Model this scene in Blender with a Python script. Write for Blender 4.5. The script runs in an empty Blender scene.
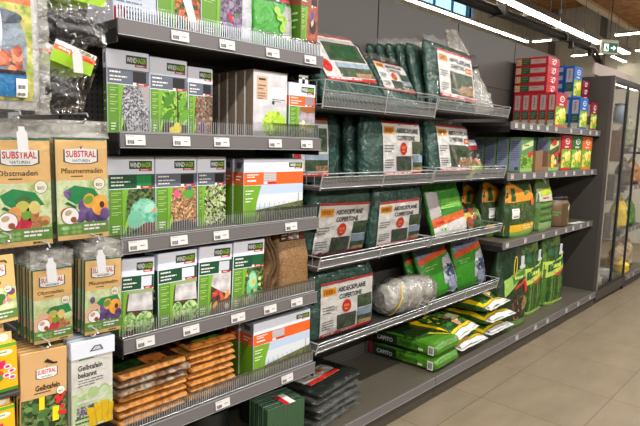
import bpy, bmesh, math, random
from mathutils import Vector, Matrix, noise
from mathutils.geometry import tessellate_polygon
R = math.radians
rnd = random.Random(7)
scene = bpy.context.scene
COL = scene.collection
EXPO = 0.5
H0 = 1.61            # eye height above the floor

# ------------------------------------------------------------------ materials
def lin(c):
    o = []
    for v in c[:3]:
        v = v / 255.0
        o.append(v / 12.92 if v <= 0.04045 else ((v + 0.055) / 1.055) ** 2.4)
    return (o[0], o[1], o[2], 1.0)
_mats = {}
def newmat(name):
    m = bpy.data.materials.new(name); m.use_nodes = True
    nt = m.node_tree
    return m, nt, nt.nodes['Principled BSDF']
def link(nt, a, b): nt.links.new(a, b)
def bump(nt, bsdf, scale, strength, dist=0.01, detail=3.0, distort=0.0, coat=False):
    tc = nt.nodes.new('ShaderNodeTexCoord')
    n = nt.nodes.new('ShaderNodeTexNoise')
    n.inputs['Scale'].default_value = scale; n.inputs['Detail'].default_value = detail
    n.inputs['Distortion'].default_value = distort
    b = nt.nodes.new('ShaderNodeBump'); b.inputs['Strength'].default_value = strength
    b.inputs['Distance'].default_value = dist
    link(nt, tc.outputs['Object'], n.inputs['Vector']); link(nt, n.outputs['Fac'], b.inputs['Height'])
    link(nt, b.outputs['Normal'], bsdf.inputs['Coat Normal' if coat else 'Normal'])
    return b
def M(c, r=0.45, metal=0.0, spec=0.5, gloss=0):
    """plain printed / painted colour; gloss=1 adds a crinkled plastic-film sheen"""
    key = (tuple(c), r, metal, spec, gloss)
    if key in _mats: return _mats[key]
    m, nt, b = newmat('paint_%d_%d_%d' % tuple(int(x) for x in c[:3]))
    b.inputs['Base Color'].default_value = lin(c); b.inputs['Roughness'].default_value = r
    b.inputs['Metallic'].default_value = metal; b.inputs['Specular IOR Level'].default_value = spec
    if gloss:
        b.inputs['Roughness'].default_value = 0.34
        bump(nt, b, 22, 0.55, 0.02, 3, 0.6)
    _mats[key] = m
    return m
def speck(name, cols, scale, gap=0.35, r=0.5, gloss=0, stretch=(1, 1, 1), kind='vor'):
    """printed picture of grains, leaves or chips: random cell colours"""
    key = (name, scale, gloss)
    if key in _mats: return _mats[key]
    m, nt, b = newmat(name)
    tc = nt.nodes.new('ShaderNodeTexCoord'); mp = nt.nodes.new('ShaderNodeMapping')
    mp.inputs['Scale'].default_value = stretch
    link(nt, tc.outputs['Object'], mp.inputs['Vector'])
    ramp = nt.nodes.new('ShaderNodeValToRGB'); e = ramp.color_ramp.elements
    while len(e) > 1: e.remove(e[-1])
    for i, c in enumerate(cols):
        el = e[0] if i == 0 else e.new(i / max(1, len(cols) - 1))
        el.position = i / max(1, len(cols) - 1); el.color = lin(c)
    if kind == 'vor':
        v = nt.nodes.new('ShaderNodeTexVoronoi'); v.inputs['Scale'].default_value = scale
        nz = nt.nodes.new('ShaderNodeTexNoise'); nz.inputs['Scale'].default_value = scale * .6
        mx = nt.nodes.new('ShaderNodeMix'); mx.data_type = 'VECTOR'; mx.inputs[0].default_value = .12 / max(scale / 60, .5)
        link(nt, mp.outputs[0], nz.inputs['Vector']); link(nt, mp.outputs[0], v.inputs['Vector'])
        sp = nt.nodes.new('ShaderNodeSeparateColor'); link(nt, v.outputs['Color'], sp.inputs[0])
        link(nt, sp.outputs[0], ramp.inputs[0])
    else:
        nz = nt.nodes.new('ShaderNodeTexNoise'); nz.inputs['Scale'].default_value = scale; nz.inputs['Detail'].default_value = 5
        mr = nt.nodes.new('ShaderNodeMapRange'); mr.inputs[1].default_value = .3; mr.inputs[2].default_value = .7
        link(nt, mp.outputs[0], nz.inputs['Vector']); link(nt, nz.outputs['Fac'], mr.inputs[0]); link(nt, mr.outputs[0], ramp.inputs[0])
    link(nt, ramp.outputs[0], b.inputs['Base Color']); b.inputs['Roughness'].default_value = r
    if gloss:
        b.inputs['Roughness'].default_value = .34; bump(nt, b, 22, .55, .02, 3, .6)
    _mats[key] = m
    return m
def film(name='clear_film', white=0.0, scale=25, strength=0.8, rough=0.16, k=.5, tint=(255, 255, 255)):
    key = (name,)
    if key in _mats: return _mats[key]
    m = bpy.data.materials.new(name); m.use_nodes = True; nt = m.node_tree; nt.nodes.clear()
    out = nt.nodes.new('ShaderNodeOutputMaterial'); tr = nt.nodes.new('ShaderNodeBsdfTransparent')
    gl = nt.nodes.new('ShaderNodeBsdfGlossy'); gl.inputs['Roughness'].default_value = rough
    tr.inputs[0].default_value = lin(tint)
    fr = nt.nodes.new('ShaderNodeFresnel'); fr.inputs[0].default_value = 1.5
    mul = nt.nodes.new('ShaderNodeMath'); mul.operation = 'MULTIPLY_ADD'; mul.use_clamp = True
    mul.inputs[1].default_value = k; mul.inputs[2].default_value = .0
    mix = nt.nodes.new('ShaderNodeMixShader')
    tc = nt.nodes.new('ShaderNodeTexCoord'); n = nt.nodes.new('ShaderNodeTexNoise')
    n.inputs['Scale'].default_value = scale; n.inputs['Detail'].default_value = 3; n.inputs['Distortion'].default_value = .8
    bp = nt.nodes.new('ShaderNodeBump'); bp.inputs['Strength'].default_value = strength; bp.inputs['Distance'].default_value = .02
    link(nt, tc.outputs['Object'], n.inputs['Vector']); link(nt, n.outputs['Fac'], bp.inputs['Height'])
    link(nt, bp.outputs[0], gl.inputs['Normal']); link(nt, bp.outputs[0], fr.inputs['Normal'])
    link(nt, fr.outputs[0], mul.inputs[0]); link(nt, mul.outputs[0], mix.inputs[0])
    base = tr.outputs[0]
    if white > 0:
        df = nt.nodes.new('ShaderNodeBsdfDiffuse'); df.inputs[0].default_value = lin((225, 222, 212)); link(nt, bp.outputs[0], df.inputs['Normal'])
        m2 = nt.nodes.new('ShaderNodeMixShader'); m2.inputs[0].default_value = white
        link(nt, tr.outputs[0], m2.inputs[1]); link(nt, df.outputs[0], m2.inputs[2]); base = m2.outputs[0]
    link(nt, base, mix.inputs[1]); link(nt, gl.outputs[0], mix.inputs[2]); link(nt, mix.outputs[0], out.inputs[0])
    _mats[key] = m
    return m
def emit(name, c, s):
    m, nt, b = newmat(name)
    b.inputs['Base Color'].default_value = lin(c); b.inputs['Emission Color'].default_value = lin(c); b.inputs['Emission Strength'].default_value = s
    return m
FILM = film(); HAZE = film('hazy_film', .06, 22, .9, .26, .6); CRUMPLE = film('crumpled_film', .30, 26, 1.0, .22, 1.8)
HEADF = film('crinkled_header', .22, 34, 1.0, .18, 1.2)
GLASS = film('cabinet_glass', 0, 1, 0.0, .02, .3)
ACRYL = film('acrylic_pane', .0, 4, .1, .08, .8)
WHITE = M((236, 234, 230)); BLACK = M((26, 26, 27)); PAPER = M((186, 186, 186), .6)

# ------------------------------------------------------------------ mesh builder
class MB:
    def __init__(s): s.v, s.f, s.m, s.sm, s.mats = [], [], [], [], []
    def mi(s, mat):
        if mat not in s.mats: s.mats.append(mat)
        return s.mats.index(mat)
    def face(s, pts, mat, smooth=False):
        b = len(s.v); s.v += [tuple(p) for p in pts]; s.f.append(tuple(range(b, b + len(pts)))); s.m.append(s.mi(mat)); s.sm.append(smooth)
    def grid(s, rows, mat, smooth=True, flip=False):
        b = len(s.v); nc = len(rows[0]); k = s.mi(mat)
        for r in rows: s.v += [tuple(p) for p in r]
        for i in range(len(rows) - 1):
            for j in range(nc - 1):
                q = (b + i * nc + j, b + i * nc + j + 1, b + (i + 1) * nc + j + 1, b + (i + 1) * nc + j)
                s.f.append(q[::-1] if flip else q); s.m.append(k); s.sm.append(smooth)
    def box(s, x0, y0, z0, x1, y1, z1, mat, mats=None):
        p = [(x0, y0, z0), (x1, y0, z0), (x1, y1, z0), (x0, y1, z0), (x0, y0, z1), (x1, y0, z1), (x1, y1, z1), (x0, y1, z1)]
        b = len(s.v); s.v += p
        for nm, q in (('bot', (3, 2, 1, 0)), ('top', (4, 5, 6, 7)), ('front', (0, 1, 5, 4)), ('right', (1, 2, 6, 5)), ('back', (2, 3, 7, 6)), ('left', (3, 0, 4, 7))):
            s.f.append(tuple(b + i for i in q)); s.m.append(s.mi((mats or {}).get(nm, mat))); s.sm.append(False)
    def rbox(s, x0, y0, z0, x1, y1, z1, mat, bev=0.003, mats=None, seg=2):
        """box with rounded edges; mats by side name"""
        bm = bmesh.new(); bmesh.ops.create_cube(bm, size=1)
        for v in bm.verts: v.co = Vector(((x0 + x1) / 2 + v.co.x * (x1 - x0), (y0 + y1) / 2 + v.co.y * (y1 - y0), (z0 + z1) / 2 + v.co.z * (z1 - z0)))
        bmesh.ops.bevel(bm, geom=bm.edges[:], offset=bev, segments=seg, profile=.5, affect='EDGES')
        bm.normal_update(); b = len(s.v); bm.verts.index_update()
        s.v += [tuple(v.co) for v in bm.verts]
        for f in bm.faces:
            n = f.normal; a = [abs(n.x), abs(n.y), abs(n.z)]; i = a.index(max(a))
            nm = (('left', 'right'), ('front', 'back'), ('bot', 'top'))[i][1 if n[i] > 0 else 0]
            s.f.append(tuple(b + v.index for v in f.verts)); s.m.append(s.mi((mats or {}).get(nm, mat))); s.sm.append(max(a) < .99)
        bm.free()
    def tube(s, pts, r, mat, n=6, cap=True):
        pts = [Vector(p) for p in pts]; rows = []
        for i, p in enumerate(pts):
            d = (pts[min(i + 1, len(pts) - 1)] - pts[max(i - 1, 0)]).normalized()
            up = Vector((0, 0, 1)) if abs(d.z) < .9 else Vector((1, 0, 0))
            a = d.cross(up).normalized(); c = d.cross(a)
            rows.append([p + (a * math.cos(t) + c * math.sin(t)) * r for t in [2 * math.pi * k / n for k in range(n + 1)]])
        s.grid(rows, mat, True)
        if cap: s.face(rows[0][:-1], mat); s.face(rows[-1][:-1][::-1], mat)
    def lathe(s, prof, mat, n=16, cx=0, cy=0):
        rows = [[(cx + r * math.cos(2 * math.pi * k / n), cy + r * math.sin(2 * math.pi * k / n), z) for k in range(n + 1)] for r, z in prof]
        s.grid(rows, mat, True)
        if prof[0][0] > 1e-4: s.face(rows[0][:-1][::-1], mat)
        if prof[-1][0] > 1e-4: s.face(rows[-1][:-1], mat)
    def build(s, name, parent=None, loc=(0, 0, 0), rot=(0, 0, 0), weld=False):
        me = bpy.data.meshes.new(name); me.from_pydata(s.v, [], s.f)
        for m in s.mats: me.materials.append(m)
        me.polygons.foreach_set('material_index', s.m); me.polygons.foreach_set('use_smooth', s.sm)
        if weld:
            bm = bmesh.new(); bm.from_mesh(me); bmesh.ops.remove_doubles(bm, verts=bm.verts, dist=2e-5); bm.to_mesh(me); bm.free()
        me.update()
        o = bpy.data.objects.new(name, me); COL.objects.link(o)
        o.location = loc; o.rotation_euler = rot
        if parent: o.parent = parent
        return o
def tag(o, label, cat, group=None):
    o['label'] = label; o['category'] = cat
    if group: o['group'] = group
    return o
def thing(name, label, cat, loc, rot=(0, 0, 0), group=None):
    o = bpy.data.objects.new(name, None); COL.objects.link(o); o.empty_display_size = .05
    o.location = loc; o.rotation_euler = rot
    return tag(o, label, cat, group)
def struct(o): o['kind'] = 'structure'; return o
def dup(root, loc, label, rot=None, group=None):
    r = root.copy(); COL.objects.link(r); r.location = loc
    if rot: r.rotation_euler = rot
    r['label'] = label
    if group: r['group'] = group
    for ch in list(root.children):
        c = ch.copy(); COL.objects.link(c); c.parent = r
        for g in ch.children:
            d = g.copy(); COL.objects.link(d); d.parent = c
    return r

# ------------------------------------------------------------------ printed artwork on a surface
_txt = {}
def text_mesh(t):
    if t not in _txt:
        cu = bpy.data.curves.new('t', 'FONT'); cu.body = t; cu.resolution_u = 2; cu.align_x = 'LEFT'; cu.offset = .022 if t in ('SUBSTRAL', 'WIND', 'HAGER', 'Gelbtafeln', 'bekannt', 'ABDECKPLANE', 'COPERTONE') else .006
        o = bpy.data.objects.new('t', cu); COL.objects.link(o)
        dg = bpy.context.evaluated_depsgraph_get(); me = o.evaluated_get(dg).to_mesh()
        vs = [(v.co.x, v.co.y) for v in me.vertices]; fs = [tuple(p.vertices) for p in me.polygons]
        o.evaluated_get(dg).to_mesh_clear(); bpy.data.objects.remove(o); bpy.data.curves.remove(cu)
        x0 = min(v[0] for v in vs); x1 = max(v[0] for v in vs)
        _txt[t] = ([((v[0] - x0) / (x1 - x0), v[1]) for v in vs], fs)
    return _txt[t]
class Art:
    """draws flat print in (u,v) on the surface given by f(u,v,h)"""
    def __init__(s, mb, f, W, H, gloss=0, layer=.0005):
        s.mb, s.W, s.H, s.g, s.L, s.k = mb, W, H, gloss, layer, 0
        s.f = lambda u, v, h: f(u, v, h * .6 + .0002 + s.k * .000012)
    def m(s, c): return M(c, gloss=s.g) if isinstance(c, tuple) else c
    def rect(s, u0, v0, u1, v1, c, l=1, n=0):
        s.k += 1
        n = n or (10 if s.g else 1); W, H = s.W, s.H
        nv = n
        s.mb.grid([[s.f((u0 + (u1 - u0) * j / n) * W, (v0 + (v1 - v0) * i / nv) * H, l * s.L) for j in range(n + 1)] for i in range(nv + 1)], s.m(c), bool(s.g))
    def poly(s, pts, c, l=1):
        s.k += 1; s.fill([(u * s.W, v * s.H) for u, v in pts], c, l)

    def fill(s, pts, c, l):
        """polygon print; on a curved bag it is cut fine enough to follow the bulge"""
        m = s.m(c)
        if not s.g: s.mb.face([s.f(u, v, l * s.L) for u, v in pts], m); return
        tri = tessellate_polygon([[Vector((p[0], p[1], 0)) for p in pts]])
        def area(a, b, c): return (b[0] - a[0]) * (c[1] - a[1]) - (b[1] - a[1]) * (c[0] - a[0])
        st = [tuple(pts[i] for i in t) for t in tri]; k = s.mb.mi(m)
        while st:
            a, b, c3 = st.pop()
            if area(a, b, c3) < 0: b, c3 = c3, b
            e = [(math.dist(a, b), 0), (math.dist(b, c3), 1), (math.dist(c3, a), 2)]; L, i = max(e)
            if L > .045:
                p = (a, b, c3); q, r_, o = p[i], p[(i + 1) % 3], p[(i + 2) % 3]; md = ((q[0] + r_[0]) / 2, (q[1] + r_[1]) / 2)
                st += [(q, md, o), (md, r_, o)]; continue
            n = len(s.mb.v); s.mb.v += [tuple(s.f(u, v, l * s.L)) for u, v in (a, b, c3)]
            s.mb.f.append((n, n + 1, n + 2)); s.mb.m.append(k); s.mb.sm.append(True)
    def strip(s, left, right, c, l=1):
        """area between two polylines of equal length (v rising)"""
        s.k += 1
        n = 6
        s.mb.grid([[s.f((a[0] + (b[0] - a[0]) * j / n) * s.W, (a[1] + (b[1] - a[1]) * j / n) * s.H, l * s.L) for j in range(n + 1)] for a, b in zip(left, right)], s.m(c), bool(s.g))
    def ell(s, cu, cv, ru, rv, c, l=1, n=14, rot=0):
        s.k += 1
        ca, sa = math.cos(rot), math.sin(rot)
        pts = []
        for k in range(n):
            x, y = ru * s.W * math.cos(2 * math.pi * k / n), rv * s.H * math.sin(2 * math.pi * k / n)
            pts.append((cu * s.W + x * ca - y * sa, cv * s.H + x * sa + y * ca))
        s.fill(pts, c, l)
    def txt(s, t, u0, v0, u1, hv, c, l=3):
        s.k += 1
        vs, fs = text_mesh(t); mb = s.mb; b = len(mb.v); k = mb.mi(s.m(c))
        mb.v += [tuple(s.f((u0 + x * (u1 - u0)) * s.W, (v0 + y / .73 * hv) * s.H, l * s.L)) for x, y in vs]
        for f in fs: mb.f.append(tuple(b + i for i in f)); mb.m.append(k); mb.sm.append(False)
    def lines(s, u0, v1, u1, n, dv, c, l=3, th=.45, seed=0):
        r = random.Random(seed + int(u0 * 991) + int(v1 * 977))
        for i in range(n):
            e = u1 if i < n - 1 else u0 + (u1 - u0) * .7
            x = u0
            while x < e - .01:
                w = min((.06 + .12 * r.random()) * (u1 - u0) * 1.6, e - x)
                s.rect(x, v1 - i * dv - dv * th, x + w * .85, v1 - i * dv, c, l, 1); x += w
    def bars(s, u0, v0, u1, v1, c, l=3, n=14, seed=1):
        r = random.Random(seed); x = u0; st = (u1 - u0) / n
        for i in range(n):
            s.rect(x, v0, x + st * (.3 + .5 * r.random()), v1, c, l, 1); x += st
    def blobs(s, u0, v0, u1, v1, n, cols, ru, l=2, asp=1.0, seed=3):
        r = random.Random(seed)
        for i in range(n):
            k = ru * (.6 + .8 * r.random())
            s.ell(u0 + k + (u1 - u0 - 2 * k) * r.random(), v0 + (v1 - v0) * (.08 + .84 * r.random()), k, k * asp * s.W / s.H, cols[i % len(cols)], l + .15 * (i % 5), 9, r.random() * 3)
def boxfront(x0=0, y0=0, z0=0): return lambda u, v, h: (x0 + u, y0 - h, z0 + v)
def boxleft(D, x0=0, z0=0): return lambda u, v, h: (x0 - h, D - u, z0 + v)
def boxtop(z, x0=0, y0=0): return lambda u, v, h: (x0 + u, y0 + v, z + h)

class Loft:
    """bag-like body: prof = [(z, width, depth, xoff, yoff)], superellipse section"""
    def __init__(s, prof, n=4.0, wr=0.0, wf=14, seed=0):
        s.p = [tuple(q) + (0,) * (5 - len(q)) for q in prof]; s.n, s.wr, s.wf, s.seed = n, wr, wf, seed
        s.H = s.p[-1][0]
    def at(s, z):
        p = s.p
        for a, b in zip(p, p[1:]):
            if z <= b[0] + 1e-9:
                t = (z - a[0]) / max(1e-9, b[0] - a[0]); t = max(0, min(1, t))
                return [a[i] + (b[i] - a[i]) * t for i in range(5)]
        return p[-1]
    def P(s, uu, v, h=0, side=1):
        """uu in -1..1 over the front (side=1) or back, v in metres"""
        z, w, d, xo, yo = s.at(v); q = min(1, abs(uu))
        yy = (1 - q ** s.n) ** (1 / s.n)
        x = xo + uu * w / 2; y = yo - side * (d / 2 * yy)
        if s.wr:
            k = s.wr * min(1, yy * 1.2 + .15)
            y -= side * k * (noise.noise((x * s.wf, v * s.wf, s.seed + side * 7)) + .5 * noise.noise((x * s.wf * 2.3, v * s.wf * 2.3, s.seed + side * 5)))
            x += .5 * s.wr * noise.noise((x * s.wf, v * s.wf, s.seed + 31)) * (.3 + q)
        return (x, y - side * h, v)
    US = (-1, -.997, -.98, -.94, -.86, -.72, -.54, -.34, -.12, .12, .34, .54, .72, .86, .94, .98, .997, 1)
    def body(s, mb, mat, nz=14, h=0, back=None):
        zs = sorted(set([s.p[0][0] + (s.H - s.p[0][0]) * i / nz for i in range(nz + 1)] + [q[0] for q in s.p]))
        mb.grid([[s.P(u, z, h, 1) for u in s.US] for z in zs], mat)
        mb.grid([[s.P(u, z, h, -1) for u in s.US] for z in zs], back or mat, True, True)
        for z, fl in ((zs[0], 1), (zs[-1], 0)):
            ring = [s.P(u, z, h, 1) for u in s.US] + [s.P(u, z, h, -1) for u in reversed(s.US[1:-1])]
            mb.face(ring[::-1] if fl else ring, mat)
    def front(s, mb, W, H, z0=0, gloss=1, ext=1.0):
        """Art whose u runs over the front width"""
        return Art(mb, lambda u, v, h: s.P((2 * u / W - 1) * ext, z0 + v, h), W, H, gloss, .0022)
    def sheet(s, mb, mat, h, u0=-.97, u1=.97, z0=None, z1=None, nu=22, nz=24, amp=.004, fr=26):
        z0 = s.p[0][0] if z0 is None else z0; z1 = s.H if z1 is None else z1
        rows = []
        for i in range(nz + 1):
            z = z0 + (z1 - z0) * i / nz
            rows.append([Vector(s.P(u0 + (u1 - u0) * j / nu, min(max(z, s.p[0][0]), s.H), h)) + Vector((0, -amp * noise.noise((j * 26 / nu * .4, z * fr, s.seed + 3)), z - min(max(z, s.p[0][0]), s.H))) for j in range(nu + 1)])
        mb.grid(rows, mat)

# ================================================================== SETTING
def floor_mat():
    m, nt, b = newmat('floor_tile')
    tc = nt.nodes.new('ShaderNodeTexCoord'); mp = nt.nodes.new('ShaderNodeMapping')
    mp.inputs['Location'].default_value = (-3.87, -.965, 0)
    link(nt, tc.outputs['Object'], mp.inputs['Vector'])
    br = nt.nodes.new('ShaderNodeTexBrick'); br.offset = 0; br.squash = 1
    br.inputs['Scale'].default_value = 1; br.inputs['Brick Width'].default_value = .61; br.inputs['Row Height'].default_value = .61
    br.inputs['Mortar Size'].default_value = .0028; br.inputs['Mortar Smooth'].default_value = .2
    br.inputs['Color1'].default_value = lin((140, 126, 103)); br.inputs['Color2'].default_value = lin((134, 121, 101)); br.inputs['Mortar'].default_value = lin((92, 80, 66))
    link(nt, mp.outputs[0], br.inputs['Vector'])
    nz = nt.nodes.new('ShaderNodeTexNoise'); nz.inputs['Scale'].default_value = 3.2; nz.inputs['Detail'].default_value = 8; nz.inputs['Roughness'].default_value = .65
    mp2 = nt.nodes.new('ShaderNodeMapping'); mp2.inputs['Scale'].default_value = (.8, 1.8, 1); link(nt, tc.outputs['Object'], mp2.inputs[0]); link(nt, mp2.outputs[0], nz.inputs['Vector'])
    mr = nt.nodes.new('ShaderNodeMapRange'); mr.inputs[1].default_value = .25; mr.inputs[2].default_value = .75; mr.inputs[3].default_value = .74; mr.inputs[4].default_value = 1.1
    link(nt, nz.outputs['Fac'], mr.inputs[0])
    mx = nt.nodes.new('ShaderNodeMix'); mx.data_type = 'RGBA'; mx.blend_type = 'MULTIPLY'; mx.inputs[0].default_value = 1
    link(nt, br.outputs[0], mx.inputs[6]); link(nt, mr.outputs[0], mx.inputs[7])
    link(nt, mx.outputs[2], b.inputs['Base Color']); b.inputs['Roughness'].default_value = .42
    return m
def wood_mat():
    m, nt, b = newmat('wood_wool_ceiling')
    tc = nt.nodes.new('ShaderNodeTexCoord'); n = nt.nodes.new('ShaderNodeTexNoise'); n.inputs['Scale'].default_value = 9; n.inputs['Detail'].default_value = 6
    r = nt.nodes.new('ShaderNodeValToRGB'); r.color_ramp.elements[0].color = lin((150, 100, 52)); r.color_ramp.elements[1].color = lin((192, 138, 82))
    r.color_ramp.elements[0].position = .35; r.color_ramp.elements[1].position = .65
    link(nt, tc.outputs['Object'], n.inputs['Vector']); link(nt, n.outputs['Fac'], r.inputs[0]); link(nt, r.outputs[0], b.inputs['Base Color']); b.inputs['Roughness'].default_value = .8
    return m
def clad_mat():
    m, nt, b = newmat('wall_cladding')
    b.inputs['Base Color'].default_value = lin((206, 202, 192)); b.inputs['Roughness'].default_value = .6
    tc = nt.nodes.new('ShaderNodeTexCoord'); sx = nt.nodes.new('ShaderNodeSeparateXYZ'); link(nt, tc.outputs['Object'], sx.inputs[0])
    ad = nt.nodes.new('ShaderNodeMath'); link(nt, sx.outputs[0], ad.inputs[0]); link(nt, sx.outputs[1], ad.inputs[1])
    w = nt.nodes.new('ShaderNodeMath'); w.operation = 'PINGPONG'; w.inputs[1].default_value = .15; link(nt, ad.outputs[0], w.inputs[0])
    c = nt.nodes.new('ShaderNodeMath'); c.operation = 'LESS_THAN'; c.inputs[1].default_value = .012; link(nt, w.outputs[0], c.inputs[0])
    bp = nt.nodes.new('ShaderNodeBump'); bp.inputs['Distance'].default_value = .02; bp.invert = True; link(nt, c.outputs[0], bp.inputs['Height']); link(nt, bp.outputs[0], b.inputs['Normal'])
    return m
WOOD, CLAD = wood_mat(), clad_mat()
XE, YW, ZC, ZS = 10.96, 4.89, 4.2, 3.6
b = MB(); b.box(-4, -5, -.1, XE + .1, YW + .1, 0, floor_mat()); struct(b.build('floor'))
b = MB(); b.box(-4, 2.75, ZC, XE + .1, YW + .1, ZC + .1, WOOD); b.box(-4, -5, ZS, XE + .1, 2.75, ZC + .1, WOOD); struct(b.build('ceiling'))
b = MB(); b.box(-4, 2.72, ZS - .04, XE, 2.83, ZS + .22, M((236, 214, 190), .6)); struct(b.build('trim_1'))
b = MB(); b.box(XE, -5, 0, XE + .1, YW, ZC, CLAD); struct(b.build('wall_right'))
# long back wall with a clerestory opening x 5.6..8.86, z 3.77..4.1
b = MB(); wx0, wx1, wz0, wz1 = 5.6, 8.86, 3.75, 4.12
b.box(-4, YW, 0, XE + .1, YW + .12, wz0, CLAD); b.box(-4, YW, wz1, XE + .1, YW + .12, ZC, CLAD)
b.box(-4, YW, wz0, wx0, YW + .12, wz1, CLAD); b.box(wx1, YW, wz0, XE + .1, YW + .12, wz1, CLAD); struct(b.build('wall_back'))
w = bpy.data.objects.new('window_1', None); COL.objects.link(w); w.location = (wx0, YW, wz0); struct(w)
fr = M((205, 215, 222), .4); dk = M((62, 74, 84))
b = MB(); ww = wx1 - wx0; wh = wz1 - wz0
b.box(0, -.03, -.05, ww + .1, .1, 0, fr); b.box(0, -.03, wh, ww, .1, wh + .05, fr); b.box(ww, -.03, -.05, ww + .12, .1, wh + .05, fr)
b.build('window_frame', w)
b = MB()
for k in range(7):
    b.box(k * ww / 6 - .012, .03, 0, k * ww / 6 + .012, .07, wh, dk)
b.box(0, .03, .0, ww, .07, .03, dk); b.build('mullion', w)
b = MB(); b.box(0, .045, .0, ww, .05, wh, GLASS); b.build('window_pane', w)
b = MB(); b.box(-4.1, -5, 0, -4, YW, ZC, M((150, 146, 140), .7)); struct(b.build('wall_left'))
b = MB(); b.box(-4, -5.1, 0, XE, -5, ZC, M((150, 146, 140), .7)); struct(b.build('wall_front'))
b = MB()
for y in (4.3, 3.4): b.box(XE - .09, y - .05, 0, XE - .002, y + .05, ZC, M((120, 116, 110), .5))
struct(b.build('trim_2'))

# ================================================================== SHELVING
STEEL = M((80, 76, 73), .5); STEEL_D = M((64, 61, 59), .5); TOPS = M((86, 81, 69), .5); RAIL = M((108, 104, 105), .4)
def wall_panel_mat():
    m, nt, b = newmat('perforated_panel')
    tc = nt.nodes.new('ShaderNodeTexCoord'); v = nt.nodes.new('ShaderNodeTexVoronoi'); v.inputs['Randomness'].default_value = 0; v.inputs['Scale'].default_value = 42
    mp = nt.nodes.new('ShaderNodeMapping'); mp.inputs['Scale'].default_value = (1, 0, 1); link(nt, tc.outputs['Object'], mp.inputs[0]); link(nt, mp.outputs[0], v.inputs['Vector'])
    c = nt.nodes.new('ShaderNodeMath'); c.operation = 'LESS_THAN'; c.inputs[1].default_value = .2; link(nt, v.outputs['Distance'], c.inputs[0])
    mx = nt.nodes.new('ShaderNodeMix'); mx.data_type = 'RGBA'; link(nt, c.outputs[0], mx.inputs[0]); mx.inputs[6].default_value = lin((78, 74, 71)); mx.inputs[7].default_value = lin((34, 32, 31))
    link(nt, mx.outputs[2], b.inputs['Base Color']); b.inputs['Roughness'].default_value = .55
    return m
PERF = wall_panel_mat(); CHROME = M((206, 208, 210), .28, .6); CHROME_D = M((176, 178, 178), .35, .5)
YF, YB = 1.85, 2.34
def price_label(parent, x, z, y=1.845, w=.075, h=.036, seed=0):
    mb = MB(); mb.box(-w / 2, -.002, -h / 2, w / 2, 0, h / 2, M((212, 211, 210)))
    a = Art(mb, boxfront(-w / 2, -.002, -h / 2), w, h)
    ink = (62, 60, 58)
    a.lines(.06, .9, .6, 1, .2, ink, 1, .13, seed); a.bars(.08, .12, .42, .5, ink, 1, 12, seed); a.lines(.6, .5, .94, 1, .2, ink, 1, .38, seed + 3)
    o = mb.build('price_label', parent, (x, y, z), (R(-6), 0, 0))
    return o
def small_label(parent, x, z, y=1.845, w=.05, h=.036):
    mb = MB(); mb.box(-w / 2, -.002, -h / 2, w / 2, 0, h / 2, M((205, 200, 195)))
    Art(mb, boxfront(-w / 2, -.002, -h / 2), w, h).lines(.12, .85, .85, 2, .4, (90, 88, 86), 1, .3)
    return mb.build('price_label', parent, (x, y, z))
def bay(label, x0, x1, hi=2.57):
    t = thing('shelving_bay', label, 'shelving', ((x0 + x1) / 2, YB, 0), (0, 0, 0), 'grey shelving bays of the gondola wall')
    return t, (x0 + x1) / 2
def part(t, fn, name, parent=None):
    """mesh given in world coordinates under a thing placed at t.location"""
    mb = MB(); fn(mb)
    L = t.location
    mb.v = [(x - L.x, y - L.y, z - L.z) for x, y, z in mb.v]
    return mb.build(name, parent or t)
def sub(t, o, x, y, z): o.location = (x - t.location.x, y - t.location.y, z - t.location.z); return o
def wires(mb, x0, x1, y0, z0, y1, z1, step, r, mat):
    n = int((x1 - x0) / step)
    for i in range(n + 1):
        x = x0 + (x1 - x0) * i / n
        p, q = Vector((x, y0, z0)), Vector((x, y1, z1))
        mb.grid([[(x - r, y0, z0), (x, y0 - r, z0), (x + r, y0, z0)], [(x - r, y1, z1), (x, y1 - r, z1), (x + r, y1, z1)]], mat, True)
def flat_shelf(t, x0, x1, ztop, labels, fence=.05, small=False, rail=RAIL):
    s = part(t, lambda mb: (mb.box(x0, YF + .012, ztop - .03, x1, YB - .002, ztop, STEEL_D, {'top': TOPS}), mb.box(x0 + .02, YF + .03, ztop - .05, x1 - .02, YF + .05, ztop - .03, STEEL_D)), 'shelf')
    def rl(mb):
        mb.rbox(x0, YF, ztop - .05, x1, YF + .011, ztop + .004, rail, .003)
        mb.box(x0, YF - .0015, ztop - .0515, x1, YF, ztop - .0485, CHROME_D); mb.box(x0, YF - .0015, ztop + .001, x1, YF, ztop + .004, CHROME_D)
    part(t, rl, 'price_rail', s)
    for xb in (x0 + .001, x1 - .006): part(t, lambda mb: mb.box(xb, YF + .013, ztop - .075, xb + .005, YB - .01, ztop - .03, BLACK), 'bracket', s)
    if fence:
        def fn(mb):
            wires(mb, x0 + .006, x1 - .006, YF + .016, ztop + .003, YF + .016, ztop + fence, .0105, .0022 if ztop > 2 else .0010, M((214, 222, 230), .25, .1) if ztop > 2 else M((182, 186, 188), .3, .3))  # top shelf wires whiter and bluish: reflected light put into their colour
            mb.tube([(x0 + .004, YF + .017, ztop + .006), (x1 - .004, YF + .017, ztop + .006)], .002, CHROME, 5)
        part(t, fn, 'wire_fence', s)
        part(t, lambda mb: mb.box(x0 + .004, YF + .0195, ztop + .004, x1 - .004, YF + .0205, ztop + fence + .012, ACRYL), 'clear_riser', s)
    for i, x in enumerate(labels):
        o = (small_label if small else price_label)(s, 0, 0)
        sub(t, o, x, YF - .003, ztop - .023)
    return s
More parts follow.
